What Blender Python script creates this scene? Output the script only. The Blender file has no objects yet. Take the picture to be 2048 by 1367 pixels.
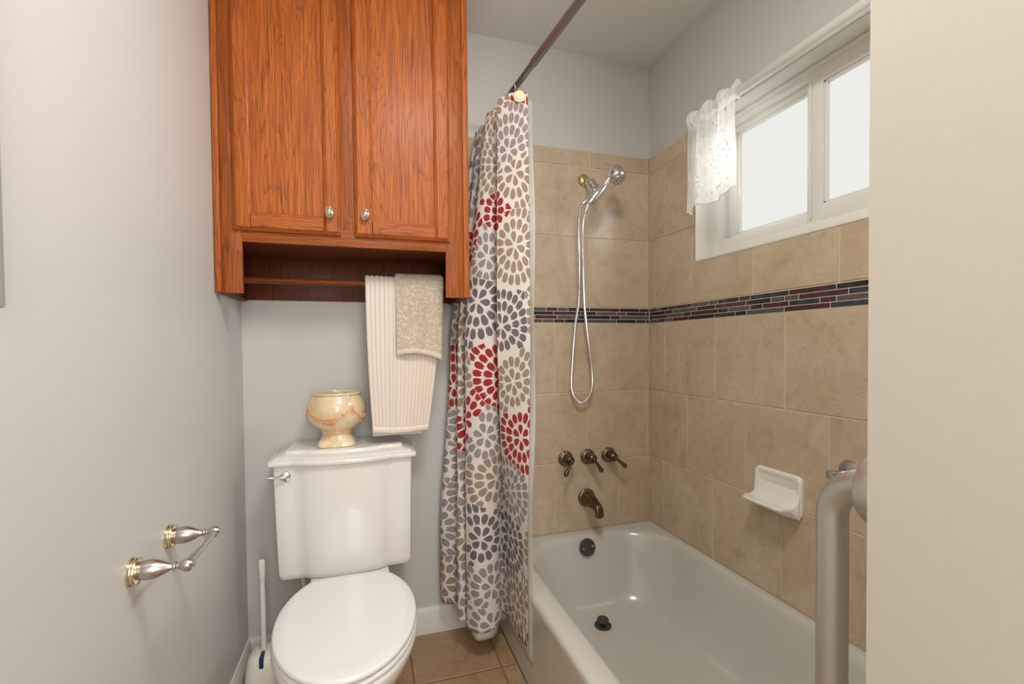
import bpy, bmesh, math, random
from mathutils import Vector, Matrix, noise
random.seed(7)
S = bpy.context.scene
COL = S.collection
PI = math.pi
# ------------------------------------------------------------------ room numbers (metres)
W = 1.693          # tiled long wall, x
H = 2.437          # ceiling
YN = -1.525        # inner face of the wall at the foot of the tub
XP = 0.943         # end face of that wall (faces the toilet side)
YB = -3.3          # room behind the camera
ZT = .333          # tub rim
# ------------------------------------------------------------------ camera
cam = bpy.data.cameras.new('camera'); co = bpy.data.objects.new('camera', cam); COL.objects.link(co)
yaw, pitch, roll = .30383, -.02079, -.00933
f = Vector((math.sin(yaw)*math.cos(pitch), math.cos(yaw)*math.cos(pitch), math.sin(pitch)))
r = Vector((math.cos(yaw), -math.sin(yaw), 0)); u = r.cross(f)
r2 = r*math.cos(roll)+u*math.sin(roll); u2 = -r*math.sin(roll)+u*math.cos(roll)
M = Matrix((( r2.x, u2.x, -f.x, .42248), (r2.y, u2.y, -f.y, -1.89304), (r2.z, u2.z, -f.z, 1.15692), (0, 0, 0, 1)))
co.matrix_world = M
cam.sensor_width = 36; cam.lens = 934.186*36/2048; cam.shift_y = (711.38-683.5)/2048
cam.clip_start = .02
cam.dof.use_dof = True; cam.dof.focus_distance = 1.75; cam.dof.aperture_fstop = 9
S.camera = co
# ------------------------------------------------------------------ world, lights, exposure
w = bpy.data.worlds.new('world'); S.world = w; w.use_nodes = True
w.node_tree.nodes['Background'].inputs[0].default_value = (.9, .95, 1, 1)
w.node_tree.nodes['Background'].inputs[1].default_value = 1.0
def area(name, loc, target, sx, sy, power, color, spread=PI):
    l = bpy.data.lights.new(name, 'AREA'); l.shape = 'RECTANGLE'; l.size = sx; l.size_y = sy
    l.energy = power; l.color = color; l.spread = spread
    o = bpy.data.objects.new(name, l); COL.objects.link(o); o.location = loc
    o.rotation_euler = (Vector(target)-Vector(loc)).to_track_quat('-Z', 'Y').to_euler()
    return o
area('ceiling_lamp_light', (.72, -1.45, 2.42), (.75, -1.25, 0), .35, .35, 15, (1, .988, .968))
area('rear_fill_light', (.60, -3.2, 1.45), (.5, 0, 1.1), .62, 1.7, 20, (1, .988, .97))  # unseen soft fill added behind the camera to brighten the cabinet front
area('window_daylight', (W+.108, -.583, 1.77), (0, -.60, 1.3), .27, .35, 3.0, (.93, .97, 1), 2.2)
area('window_daylight', (W+.080, -1.0, 1.78), (0, -1.0, 1.3), .33, .35, 5.2, (.93, .97, 1), 2.2)
vs = S.view_settings
vs.view_transform = 'Standard'; vs.look = 'None'; vs.exposure = 0.12; vs.gamma = 1; vs.use_curve_mapping = False

# ------------------------------------------------------------------ helpers
def srgb(r_, g_, b_):
    def c(v):
        v /= 255
        return v/12.92 if v <= .04045 else ((v+.055)/1.055)**2.4
    return (c(r_), c(g_), c(b_), 1)
def newmesh(): return bmesh.new()
def merge(bm, tmp):
    me = bpy.data.meshes.new('t'); tmp.to_mesh(me); tmp.free(); bm.from_mesh(me); bpy.data.meshes.remove(me)
def box(bm, x0, x1, y0, y1, z0, z1, bev=0, seg=2):
    t = bmesh.new()
    vs_ = [t.verts.new((x, y, z)) for x in (x0, x1) for y in (y0, y1) for z in (z0, z1)]
    for q in ((0,1,3,2), (4,6,7,5), (0,4,5,1), (2,3,7,6), (0,2,6,4), (1,5,7,3)):
        t.faces.new([vs_[i] for i in q])
    if bev: bmesh.ops.bevel(t, geom=t.edges[:], offset=bev, segments=seg, affect='EDGES', profile=.5)
    merge(bm, t)
def frame_of(axis):
    a = Vector(axis).normalized()
    h = Vector((0, 0, 1)) if abs(a.z) < .9 else Vector((1, 0, 0))
    e1 = h.cross(a).normalized(); e2 = a.cross(e1)
    return a, e1, e2
def loft(bm, rings, cap0=True, cap1=True, closed=True):
    V = [[bm.verts.new(p) for p in ring] for ring in rings]
    n = len(V[0])
    for a, b in zip(V, V[1:]):
        for i in range(n if closed else n-1):
            j = (i+1) % n
            bm.faces.new((a[i], a[j], b[j], b[i]))
    if cap0 and closed: bm.faces.new(V[0][::-1])
    if cap1 and closed: bm.faces.new(V[-1])
    return V
def lathe(bm, prof, origin=(0,0,0), axis=(0,0,1), seg=28, sx=1, sy=1, cap=True):
    a, e1, e2 = frame_of(axis); o = Vector(origin)
    rings = [[o + a*h + (e1*math.cos(2*PI*i/seg)*sx + e2*math.sin(2*PI*i/seg)*sy)*max(rr, 1e-4) for i in range(seg)] for rr, h in prof]
    return loft(bm, rings, cap, cap)
def catmull(pts, n=6):
    P = [Vector(p) for p in pts]; out = []
    for i in range(len(P)-1):
        p0 = P[max(i-1, 0)]; p1 = P[i]; p2 = P[i+1]; p3 = P[min(i+2, len(P)-1)]
        for k in range(n):
            t = k/n
            out.append(.5*((2*p1)+(p2-p0)*t+(2*p0-5*p1+4*p2-p3)*t*t+(3*p1-p0-3*p2+p3)*t**3))
    out.append(P[-1]); return out
def tube(bm, pts, rad, seg=12, ribs=0):
    P = [Vector(p) for p in pts]; n = len(P)
    if not hasattr(rad, '__len__'): rad = [rad]*n
    T = [(P[min(i+1, n-1)]-P[max(i-1, 0)]).normalized() for i in range(n)]
    a, e1, e2 = frame_of(T[0]); rings = []
    for i in range(n):
        e1 = (e1 - T[i]*e1.dot(T[i])).normalized(); e2 = T[i].cross(e1)
        rings.append([P[i]+(e1*math.cos(2*PI*k/seg)+e2*math.sin(2*PI*k/seg))*rad[i] for k in range(seg)])
    return loft(bm, rings)
def sphere(bm, c, rad, sc=(1,1,1), seg=12):
    t = bmesh.new(); bmesh.ops.create_uvsphere(t, u_segments=seg, v_segments=max(6, seg//2+1), radius=rad)
    for v in t.verts: v.co = Vector((v.co.x*sc[0], v.co.y*sc[1], v.co.z*sc[2]))+Vector(c)
    merge(bm, t)
def obj(name, bm, mat_=None, parent=None, smooth=35, **props):
    bmesh.ops.recalc_face_normals(bm, faces=bm.faces[:])
    me = bpy.data.meshes.new(name); bm.to_mesh(me); bm.free()
    if mat_: me.materials.append(mat_)
    if smooth:
        me.shade_smooth(); me.set_sharp_from_angle(angle=math.radians(smooth))
    o = bpy.data.objects.new(name, me); COL.objects.link(o)
    if parent:
        o.parent = parent
        o.matrix_parent_inverse = Matrix.Translation(-parent.location)
    for k, v in props.items(): o[k] = v
    return o
def tag(o, label, cat, group=None):
    o['label'] = label; o['category'] = cat
    if group: o['group'] = group
    return o
def thing(name, label, cat, loc, group=None):
    o = bpy.data.objects.new(name, None); o.empty_display_size = .05; COL.objects.link(o); o.location = loc
    return tag(o, label, cat, group)
def struct(name, bm, m, parent=None, smooth=35, label=None):
    o = obj(name, bm, m, parent, smooth)
    if not parent: o['kind'] = 'structure'
    if label: o['label'] = label
    return o

# ------------------------------------------------------------------ materials
class NT:
    def __init__(s, name):
        s.m = bpy.data.materials.new(name); s.m.use_nodes = True; s.t = s.m.node_tree
        s.b = s.t.nodes['Principled BSDF']; s.out = s.t.nodes['Material Output']
    def n(s, typ, ins={}, **kw):
        nd = s.t.nodes.new(typ)
        for k, v in kw.items(): setattr(nd, k, v)
        for k, v in ins.items(): s.set(nd.inputs[k], v)
        return nd
    def set(s, inp, v):
        if isinstance(v, bpy.types.NodeSocket): s.t.links.new(v, inp)
        elif isinstance(v, bpy.types.Node): s.t.links.new(v.outputs[0], inp)
        else: inp.default_value = v
    def math(s, op, a, b=None, c=None, clamp=False):
        nd = s.t.nodes.new('ShaderNodeMath'); nd.operation = op; nd.use_clamp = clamp
        for i, v in enumerate((a, b, c)):
            if v is not None: s.set(nd.inputs[i], v)
        return nd.outputs[0]
    def vm(s, op, a, b=None, scale=None):
        nd = s.t.nodes.new('ShaderNodeVectorMath'); nd.operation = op
        s.set(nd.inputs[0], a)
        if b is not None: s.set(nd.inputs[1], b)
        if scale is not None: s.set(nd.inputs[3], scale)
        return nd.outputs['Value'] if op in ('LENGTH', 'DISTANCE', 'DOT_PRODUCT') else nd.outputs[0]
    def mix(s, fac, a, b):
        nd = s.t.nodes.new('ShaderNodeMix'); nd.data_type = 'RGBA'
        s.set(nd.inputs[0], fac); s.set(nd.inputs[6], a); s.set(nd.inputs[7], b); return nd.outputs[2]
    def ramp(s, fac, stops):
        nd = s.t.nodes.new('ShaderNodeValToRGB'); s.set(nd.inputs[0], fac)
        cr = nd.color_ramp
        while len(cr.elements) < len(stops): cr.elements.new(.5)
        for e, (p, c) in zip(cr.elements, stops): e.position = p; e.color = c
        return nd.outputs[0]
    def noise(s, vec, scale, detail=4, rough=.5, dist=0):
        nd = s.n('ShaderNodeTexNoise', {'Scale': scale, 'Detail': detail, 'Roughness': rough, 'Distortion': dist})
        if vec is not None: s.set(nd.inputs['Vector'], vec)
        return nd.outputs['Fac']
    def coord(s): return s.n('ShaderNodeNewGeometry').outputs['Position']
    def bump(s, h, strength=.3, dist=.002):
        b = s.n('ShaderNodeBump', {'Height': h, 'Strength': strength, 'Distance': dist}); s.set(s.b.inputs['Normal'], b.outputs[0])
    def base(s, v): s.set(s.b.inputs['Base Color'], v)
    def rough(s, v): s.set(s.b.inputs['Roughness'], v)
def simple(name, col, rough=.5, metal=0, coat=0, bump=None, vary=None):
    k = NT(name); k.base(col); k.rough(rough); k.b.inputs['Metallic'].default_value = metal
    k.b.inputs['Coat Weight'].default_value = coat
    if vary:
        n_ = k.noise(k.coord(), vary[0], 5, .6)
        d = tuple(c*vary[1] for c in col[:3])+(1,)
        k.base(k.mix(n_, col, d))
    if bump: k.bump(k.noise(k.coord(), bump[0], 3), bump[1], .001)
    return k.m
paint = simple('wall_paint', srgb(205, 203, 198), .42, bump=(160, .12), vary=(1.6, .965))
paint_end = simple('wall_paint_end', srgb(210, 203, 194), .45, bump=(160, .12))
ceil_m = simple('ceiling_paint', srgb(232, 231, 226), .6, bump=(120, .1))
trim_m = simple('trim_paint', srgb(222, 219, 212), .3, bump=(60, .05))
porcelain = simple('white_porcelain', srgb(236, 232, 226), .09, coat=.5)
seat_m = simple('white_seat_plastic', srgb(238, 236, 233), .16, coat=.3)
enamel = simple('tub_enamel', srgb(205, 201, 192), .2, coat=.3, vary=(9, .95))
soap_m = simple('soap_dish_ceramic', srgb(240, 235, 228), .12, coat=.5)
plastic = simple('white_plastic', srgb(232, 226, 216), .3)
chrome = simple('polished_chrome', (.80, .80, .81, 1), .08, 1)
nickel = simple('brushed_nickel', (.56, .53, .50, 1), .30, 1)
steel = simple('brushed_steel', (.62, .60, .57, 1), .42, 1, vary=(60, .9))
rod_m = simple('rod_metal', (.27, .27, .27, 1), .4, .75)
brass = simple('polished_brass', (.80, .68, .36, 1), .14, 1)
nickel_gold_refl = simple('nickel_rosette_gold_reflection', (.76, .67, .48, 1), .18, 1)  # nickel with its gold reflection mixed into the colour
abrass = simple('antique_brass', (.19, .145, .095, 1), .32, 1, vary=(90, .6))
abrass_l = simple('antique_brass_rim', (.29, .22, .13, 1), .28, 1, vary=(70, .7))
bronze = simple('dark_bronze', (.10, .09, .085, 1), .45, .7)
black = simple('dark_gap', (.01, .01, .01, 1), .8)
vinyl = simple('window_vinyl', srgb(224, 221, 214), .35)
sill_m = simple('window_reveal_plaster', srgb(222, 218, 208), .4, bump=(30, .5))
dark_blue = simple('brush_water_blue', srgb(25, 60, 85), .25)
silver = simple('knob_silver', (.72, .68, .58, 1), .25, 1)
cream_pl = simple('cream_resin', srgb(225, 205, 165), .45)
frame_m = simple('frame_silver_green', srgb(160, 164, 157), .45, 0)

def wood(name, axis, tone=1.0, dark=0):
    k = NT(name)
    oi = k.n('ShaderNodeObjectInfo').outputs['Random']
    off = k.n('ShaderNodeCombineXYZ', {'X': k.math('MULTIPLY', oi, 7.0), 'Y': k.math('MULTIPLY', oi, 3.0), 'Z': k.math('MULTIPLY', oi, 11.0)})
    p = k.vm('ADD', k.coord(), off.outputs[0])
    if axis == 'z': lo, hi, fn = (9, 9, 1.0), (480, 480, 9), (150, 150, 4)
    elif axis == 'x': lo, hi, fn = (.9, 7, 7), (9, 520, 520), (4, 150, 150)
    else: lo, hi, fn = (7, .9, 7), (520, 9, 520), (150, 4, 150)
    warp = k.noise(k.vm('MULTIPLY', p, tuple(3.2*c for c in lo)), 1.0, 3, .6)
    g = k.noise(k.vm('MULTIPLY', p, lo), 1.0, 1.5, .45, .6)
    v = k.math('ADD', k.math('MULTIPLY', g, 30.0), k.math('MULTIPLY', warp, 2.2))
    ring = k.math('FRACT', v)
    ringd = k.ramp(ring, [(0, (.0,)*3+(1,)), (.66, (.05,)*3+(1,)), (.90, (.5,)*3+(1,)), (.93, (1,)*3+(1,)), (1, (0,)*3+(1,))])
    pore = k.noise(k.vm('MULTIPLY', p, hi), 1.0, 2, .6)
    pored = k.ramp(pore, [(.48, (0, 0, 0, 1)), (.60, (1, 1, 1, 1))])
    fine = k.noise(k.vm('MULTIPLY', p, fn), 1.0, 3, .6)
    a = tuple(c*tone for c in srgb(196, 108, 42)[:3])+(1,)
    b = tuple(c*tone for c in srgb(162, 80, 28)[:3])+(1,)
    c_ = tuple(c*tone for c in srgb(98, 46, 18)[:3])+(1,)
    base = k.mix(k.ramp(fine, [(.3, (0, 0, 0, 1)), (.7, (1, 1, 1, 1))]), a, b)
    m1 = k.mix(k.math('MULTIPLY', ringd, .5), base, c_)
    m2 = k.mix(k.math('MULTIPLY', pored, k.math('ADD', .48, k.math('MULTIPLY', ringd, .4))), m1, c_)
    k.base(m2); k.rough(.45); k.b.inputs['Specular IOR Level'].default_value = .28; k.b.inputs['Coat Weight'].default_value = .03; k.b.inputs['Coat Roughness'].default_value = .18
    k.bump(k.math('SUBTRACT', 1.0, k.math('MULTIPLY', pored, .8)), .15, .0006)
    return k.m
oak_v = wood('oak_vertical', 'z'); oak_h = wood('oak_horizontal', 'x'); oak_d = wood('oak_frame', 'z', .82); oak_dh = wood('oak_frame_rail', 'x', .82)
oak_back_shade = wood('oak_back_board_shaded', 'z', .30); oak_in_shade = wood('oak_inner_shaded', 'y', .36); oak_bar = wood('oak_bar', 'x', .5)  # back board and inner oak darkened: the bay's shade is in their colour

def stone(name, c1, c2, c3, rough=.32, pits=False):
    k = NT(name)
    oi = k.n('ShaderNodeObjectInfo').outputs['Random']
    off = k.n('ShaderNodeCombineXYZ', {'X': k.math('MULTIPLY', oi, 13.0), 'Y': k.math('MULTIPLY', oi, 5.0), 'Z': k.math('MULTIPLY', oi, 23.0)})
    p = k.vm('ADD', k.coord(), off.outputs[0])
    a = k.noise(p, 5.5, 6, .62, .8); b = k.noise(p, 26, 5, .6)
    c = k.mix(k.ramp(a, [(.32, (0, 0, 0, 1)), (.68, (1, 1, 1, 1))]), c1, c2)
    vein = k.math('ABSOLUTE', k.math('SUBTRACT', k.noise(p, 7, 5, .65, 1.6), .5))
    vm_ = k.ramp(vein, [(0, (1, 1, 1, 1)), (.02, (0, 0, 0, 1))])
    c = k.mix(k.math('MULTIPLY', vm_, .28), c, c3)
    c = k.mix(k.math('MULTIPLY', k.ramp(b, [(.5, (0, 0, 0, 1)), (.72, (1, 1, 1, 1))]), .35), c, c3)
    hgt = k.noise(p, 40, 4)
    if pits:
        pt = k.ramp(k.noise(p, 130, 3, .7), [(.62, (0, 0, 0, 1)), (.70, (1, 1, 1, 1))])
        c = k.mix(k.math('MULTIPLY', pt, .6), c, tuple(x*.35 for x in c3[:3])+(1,))
    c = k.mix(k.math('MULTIPLY', oi, .16), c, tuple(x*.8 for x in c1[:3])+(1,))
    k.base(c); k.rough(rough); k.bump(hgt, .12, .001)
    return k.m
tile_m = stone('beige_wall_tile', srgb(208, 190, 166), srgb(191, 169, 142), srgb(160, 136, 110), .22)
floor_m = stone('tan_floor_tile', srgb(178, 148, 114), srgb(160, 128, 94), srgb(122, 92, 64), .4, True)
grout = simple('sand_grout', srgb(222, 208, 182), .85, bump=(300, .3), vary=(5, .8))
grout_m = simple('mosaic_grout', srgb(214, 204, 186), .8)
grout_f = simple('floor_grout', srgb(168, 128, 84), .85, bump=(200, .3), vary=(20, .75))
def glassy(name, col, col2):
    k = NT(name); n_ = k.noise(k.coord(), 45, 4, .6)
    k.base(k.mix(k.ramp(n_, [(.35, (0, 0, 0, 1)), (.7, (1, 1, 1, 1))]), col, col2)); k.rough(.16); k.b.inputs['Coat Weight'].default_value = .4
    k.bump(n_, .12, .001); return k.m
mos = {'r': glassy('mosaic_plum', srgb(68, 34, 40), srgb(86, 52, 58)), 'b': glassy('mosaic_black', srgb(32, 31, 38), srgb(50, 50, 60)),
       'g': glassy('mosaic_grey', srgb(84, 76, 74), srgb(102, 94, 92)), 'n': glassy('mosaic_blue', srgb(42, 46, 60), srgb(70, 76, 94))}

# ------------------------------------------------------------------ room shell
def quadbox(name, args, m, **kw):
    bm = newmesh()
    for a in args: box(bm, *a)
    return struct(name, bm, m, smooth=0, **kw)
floor = quadbox('floor', [(-.1, W+.2, YB-.1, .12, -.10, -.006)], grout_f)
ceiling = quadbox('ceiling', [(-.1, W+.3, YB-.1, .12, H, H+.1)], ceil_m)
wall_left = quadbox('wall_left', [(-.1, 0, YB-.1, .12, -.1, H)], paint)
wall_back = quadbox('wall_back', [(0, W+.3, 0, .12, -.1, H)], paint)
OY0, OY1, OZ0, OZ1 = -1.243, -.317, 1.486, 2.022      # window opening
wall_right = quadbox('wall_right', [(W, W+.16, -1.66, 0, -.1, OZ0), (W, W+.16, -1.66, 0, OZ1, H), (W, W+.16, OY1, 0, OZ0, OZ1), (W, W+.16, -1.66, OY0, OZ0, OZ1)], paint)
wall_end = quadbox('wall_end', [(XP, W+.2, YB-.1, YN, -.1, H)], paint_end)
wall_behind = quadbox('wall_behind', [(0, XP, YB-.1, YB, -.1, H)], paint)

# baseboards
def baseboard(name, along, a0, a1, sgn):
    bm = newmesh()
    prof = [(0, 0), (.013, 0), (.013, .072), (.0105, .078), (.0105, .085), (.007, .094), (.0045, .102), (0, .104)]
    rings = []
    for a in (a0, a1):
        rings.append([(a, -d, z) if along == 'x' else (d, a, z) for d, z in prof])
    loft(bm, rings); return struct(name, bm, trim_m, smooth=30)
baseboard('baseboard_back', 'x', .0, .935, 1)
baseboard('baseboard_left', 'y', YB, -.0, 1)

# floor tiles
def tile_box(name, m, parent, x0, x1, y0, y1, z0, z1, bev=.0012):
    bm = newmesh(); box(bm, x0, x1, y0, y1, z0, z1, bev, 1); return obj(name, bm, m, parent, 0)
G = .0035
k_ = 0
for ix in range(4):
    x1 = .875 - .31*(2-ix) + .31; x0 = x1-.31
    x0_, x1_ = max(x0, .001), min(x1, .936)
    if x1_-x0_ < .02: continue
    for iy in range(11):
        y1 = .02-.31*iy; y0 = y1-.31
        y1_ = min(y1, -.001); y0_ = max(y0, YB)
        if y1_-y0_ < .02: continue
        tile_box('floor_tile', floor_m, floor, x0_+G, x1_-G, y0_+G, y1_-G, -.006, 0)

# wall tiles
P = .308; BT = .06875
rows = [('E', ZT, ZT+P), ('D', ZT+P, ZT+2*P), ('C', ZT+2*P, ZT+3*P), ('B', ZT+3*P+BT, ZT+4*P+BT), ('A', ZT+4*P+BT, ZT+5*P+BT), ('T', ZT+5*P+BT, 2.016)]
TH = .007; g = .0023
bm = newmesh(); box(bm, .838, W-.0, -.0045, 0, ZT-.02, 2.014); obj('tile_grout', bm, grout, wall_back, 0)
bm = newmesh()
for a in ((YN, 0, ZT-.02, OZ0), (YN, OY0, OZ0, 2.014), (OY1, 0, OZ0, 2.014)): box(bm, W-.0045, W, a[0], a[1], a[2], a[3])
obj('tile_grout', bm, grout, wall_right, 0)
back_j = {'E': 1.209, 'D': 1.364, 'C': 1.212, 'B': 1.364, 'A': 1.214, 'T': 1.387}
right_j = {'E': -.113, 'D': -.275, 'C': -.126, 'B': -.303, 'A': -.129, 'T': -.262}
def spans(j, lo, hi):
    e = j
    while e > lo: e -= P
    out = []
    while e < hi:
        a, b = max(e, lo), min(e+P, hi)
        if b-a > .012: out.append((a, b))
        e += P
    return out
for rn, z0, z1 in rows:
    for a, b in spans(back_j[rn], .838, W-TH): tile_box('wall_tile', tile_m, wall_back, a+g, b-g, -TH, -.001, z0+g, z1-g)
    for a, b in spans(right_j[rn], YN, -TH+.001):
        rects = [(a+g, b-g, z0+g, z1-g)]
        if z1 > OZ0 and b > OY0 and a < OY1:
            rects = []
            if z0 < OZ0: rects.append((a+g, b-g, z0+g, OZ0-.001))
            zlo = max(z0, OZ0-.001)
            if a < OY0: rects.append((a+g, OY0, zlo, z1-g))
            if b > OY1: rects.append((OY1, b-g, zlo, z1-g))
        rects = [q for q in rects if q[1]-q[0] > .01 and q[3]-q[2] > .01]
        if not rects: continue
        bm = newmesh()
        for q in rects: box(bm, W-TH, W-.001, q[0], q[1], q[2], q[3], .0012 if len(rects) == 1 else 0, 1)
        obj('wall_tile', bm, tile_m, wall_right, 0)
# mosaic border
zb = ZT+3*P
MB = [([1.171, 1.224, 1.274, 1.379, 1.531, 1.633], 'grgbrbr'), ([1.205, 1.336, 1.411, 1.515, 1.566, 1.668], 'brbggrb'),
      ([1.119, 1.223, 1.323, 1.481, 1.532, 1.685], 'brgbrgb'), ([1.153, 1.206, 1.257, 1.353, 1.514, 1.616, 1.668], 'ggrbgbrb')]
MR = [([-.065, -.092, -.145, -.299, -.4, -.45, -.553, -.603, -.757, -.911, -1.015, -1.17, -1.22, -1.375, -1.43], 'rgbrggbrnrbgrbgr'),
      ([-.125, -.178, -.331, -.435, -.585, -.689, -.741, -.791, -.946, -1.05, -1.1, -1.25, -1.4], 'brgbrbggrngbrb'),
      ([-.041, -.143, -.247, -.297, -.449, -.501, -.603, -.655, -.757, -.861, -.911, -1.06, -1.16, -1.31, -1.36], 'brgbrbgbrnrgbrnb'),
      ([-.075, -.125, -.178, -.279, -.432, -.535, -.586, -.74, -.893, -1.05, -1.2, -1.3, -1.4], 'grgrbrbgrnbrgb')]
for r_ in range(4):
    z1 = zb+BT-.001-r_*.0169; z0 = z1-.0169; m_ = .0013
    e, c = MB[r_]; ed = [.838, e[0]-.2, e[0]-.1]+e+[W-TH]; cc = 'rb'+c
    for i in range(len(ed)-1):
        a, b = ed[i], ed[i+1]
        if b-a < .006: continue
        tile_box('mosaic_tile', mos[cc[i % len(cc)]], wall_back, a+m_, b-m_, -TH-.0003, -.001, z0+m_, z1-m_, .0012)
    e, c = MR[r_]; ed = [-TH+.0005]+e+[YN]
    for i in range(len(ed)-1):
        a, b = ed[i+1], ed[i]
        if b-a < .006: continue
        tile_box('mosaic_tile', mos[c[i % len(c)]], wall_right, W-TH-.0003, W-.001, a+m_, b-m_, z0+m_, z1-m_, .0012)
bm = newmesh(); box(bm, .838, W-.002, -.0055, -.003, zb, zb+BT); obj('mosaic_grout', bm, grout_m, wall_back, 0)
bm = newmesh(); box(bm, W-.0055, W-.003, YN, -.002, zb, zb+BT); obj('mosaic_grout', bm, grout_m, wall_right, 0)
# corner and tub caulk
caulk = simple('caulk_bead', srgb(196, 178, 140), .6, vary=(60, .45))
bm = newmesh(); tube(bm, [(W-TH, -TH, ZT), (W-TH, -TH, 2.015)], .0035, 8)
tube(bm, [(.95, -TH, ZT+.001), (W-TH, -TH, ZT+.001)], .0045, 8); obj('caulk_bead', bm, caulk, wall_back)
bm = newmesh(); tube(bm, [(W-TH, -TH, ZT+.001), (W-TH, YN, ZT+.001)], .0045, 8); obj('caulk_bead', bm, caulk, wall_right)

# ------------------------------------------------------------------ window
win = newmesh()
D = W+.06
def fr(bm, y0, y1, z0, z1, d0, d1, b=.0015): box(bm, W+d0, W+d1, y0, y1, z0, z1, b, 2)
# reveal lining (plaster) is its own piece
bm = newmesh(); box(bm, W-.004, W+.16, OY1-.006, OY1, OZ0, OZ1, .002); box(bm, W-.009, W+.16, OY0, OY1, OZ0-.002, OZ0+.006, .002)
box(bm, W-.004, W+.16, OY0, OY1, OZ1-.006, OZ1, .002); box(bm, W-.004, W+.16, OY0, OY0+.006, OZ0, OZ1, .002)
fw = win
fr(fw, OY1-.056, OY1-.006, OZ0+.004, OZ1-.006, .06, .15)
fr(fw, OY0+.006, OY0+.056, OZ0+.004, OZ1-.006, .06, .15)
fr(fw, OY0+.05, OY1-.05, OZ0+.0045, OZ0+.046, .0606, .1495)
fr(fw, OY0+.05, OY1-.05, OZ0+.040, OZ0+.078, .068, .15)
fr(fw, OY0+.05, OY1-.05, OZ1-.022, OZ1-.0065, .0606, .1495)
fr(fw, OY0+.05, OY1-.05, OZ1-.036, OZ1-.020, .068, .15)
fr(fw, OY1-.062, OY1-.050, OZ0+.06, OZ1-.03, .075, .15)
window = struct('window_1', win, vinyl)
obj('window_reveal', bm, sill_m, window)
def sash(y0, y1, z0, z1, d, stL, stR, rail):
    bm = newmesh()
    fr(bm, y0, y0+stL, z0, z1, d, d+.028); fr(bm, y1-stR, y1, z0, z1, d, d+.028)
    fr(bm, y0+stL-.002, y1-stR+.002, z0, z0+rail, d+.0005, d+.028); fr(bm, y0+stL-.002, y1-stR+.002, z1-rail, z1, d+.0005, d+.028)
    # glazing bead
    a, b, c, e = y0+stL, y1-stR, z0+rail, z1-rail
    fr(bm, a, a+.007, c, e, d+.006, d+.026); fr(bm, b-.007, b, c, e, d+.006, d+.026)
    fr(bm, a, b, c, c+.007, d+.006, d+.026); fr(bm, a, b, e-.007, e, d+.006, d+.026)
    s = obj('sash', bm, vinyl, window)
    k = bmesh.new(); box(k, W+d+.020, W+d+.024, a+.004, b-.004, c+.004, e-.004)
    obj('glass_pane', k, glass_m, s, 0)
    return s
gk = NT('frosted_glass_daylit')
p = gk.coord(); nz = gk.noise(p, 260, 3, .6); big = gk.noise(p, 5, 2)
em = gk.n('ShaderNodeEmission', {'Strength': .84})
gk.set(em.inputs['Color'], gk.mix(gk.math('MULTIPLY', nz, .30), srgb(250, 250, 247), srgb(228, 229, 224)))
gk.set(gk.out.inputs['Surface'], em.outputs[0])
glass_m = gk.m
sash(-.765, -.392, OZ0+.070, OZ1-.036, .095, .020, .040, .022)
rs = sash(OY0+.045, -.757, OZ0+.046, OZ1-.016, .066, .045, .052, .052)
bm = newmesh(); fr(bm, -.776, -.770, OZ0+.06, OZ1-.06, .058, .068); obj('pull_rail', bm, vinyl, rs)

# ------------------------------------------------------------------ bathtub
def rrect(x0, x1, y0, y1, rad, z, nc=14, ne=10):
    rad = min(rad, (x1-x0)/2-.001, (y1-y0)/2-.001); pts = []
    cs = [(x1-rad, y1-rad, 0), (x0+rad, y1-rad, 90), (x0+rad, y0+rad, 180), (x1-rad, y0+rad, 270)]
    for i, (cx, cy, a0) in enumerate(cs):
        for k in range(nc+1):
            a = math.radians(a0+90*k/nc); pts.append(Vector((cx+rad*math.cos(a), cy+rad*math.sin(a), z)))
        nx, ny, na = cs[(i+1) % 4]; b = Vector((nx+rad*math.cos(math.radians(na)), ny+rad*math.sin(math.radians(na)), z))
        a_ = pts[-1].copy()
        for k in range(1, ne): pts.append(a_.lerp(b, k/ne))
    return pts
bm = newmesh(); xr, yf_, yb_ = W-TH-.001, YN+.001, -TH-.001
R_ = [rrect(.936, xr, yf_, yb_, .003, 0), rrect(.936, xr, yf_, yb_, .003, .03), rrect(.9365, xr, yf_, yb_, .003, .29), rrect(.934, xr, yf_, yb_, .003, .305),
      rrect(.9335, xr, yf_, yb_, .003, .318), rrect(.9375, xr, yf_, yb_, .003, .3275), rrect(.946, xr, yf_, yb_, .003, .3325), rrect(.957, xr, yf_, yb_, .003, ZT+.0003),
      rrect(.996, xr-.015, yf_+.08, -.042, .24, ZT), rrect(1.006, xr-.024, yf_+.09, -.050, .235, .330), rrect(1.014, xr-.031, yf_+.1, -.058, .23, .322), rrect(1.021, xr-.038, yf_+.11, -.067, .225, .305),
      rrect(1.034, xr-.05, yf_+.14, -.084, .215, .24), rrect(1.050, xr-.066, yf_+.18, -.105, .20, .16), rrect(1.072, xr-.09, yf_+.23, -.128, .19, .10),
      rrect(1.098, xr-.115, yf_+.28, -.152, .175, .066), rrect(1.135, xr-.15, yf_+.33, -.182, .15, .049), rrect(1.18, xr-.2, yf_+.39, -.22, .12, .042), rrect(1.28, xr-.3, yf_+.55, -.32, .05, .038)]
loft(bm, R_); tub = tag(obj('bathtub', bm, enamel, None, 50), 'white enamelled built-in bathtub along the tiled wall under the window', 'bathtub')
bm = newmesh(); lathe(bm, [(.0365, 0), (.0365, .004), (.034, .0065), (.015, .008), (0, .0085)], (1.322, -.083, .288), (0, -1, .22), 36)
ov = obj('overflow_plate', bm, bronze, tub, label='dark bronze round overflow plate')
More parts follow.
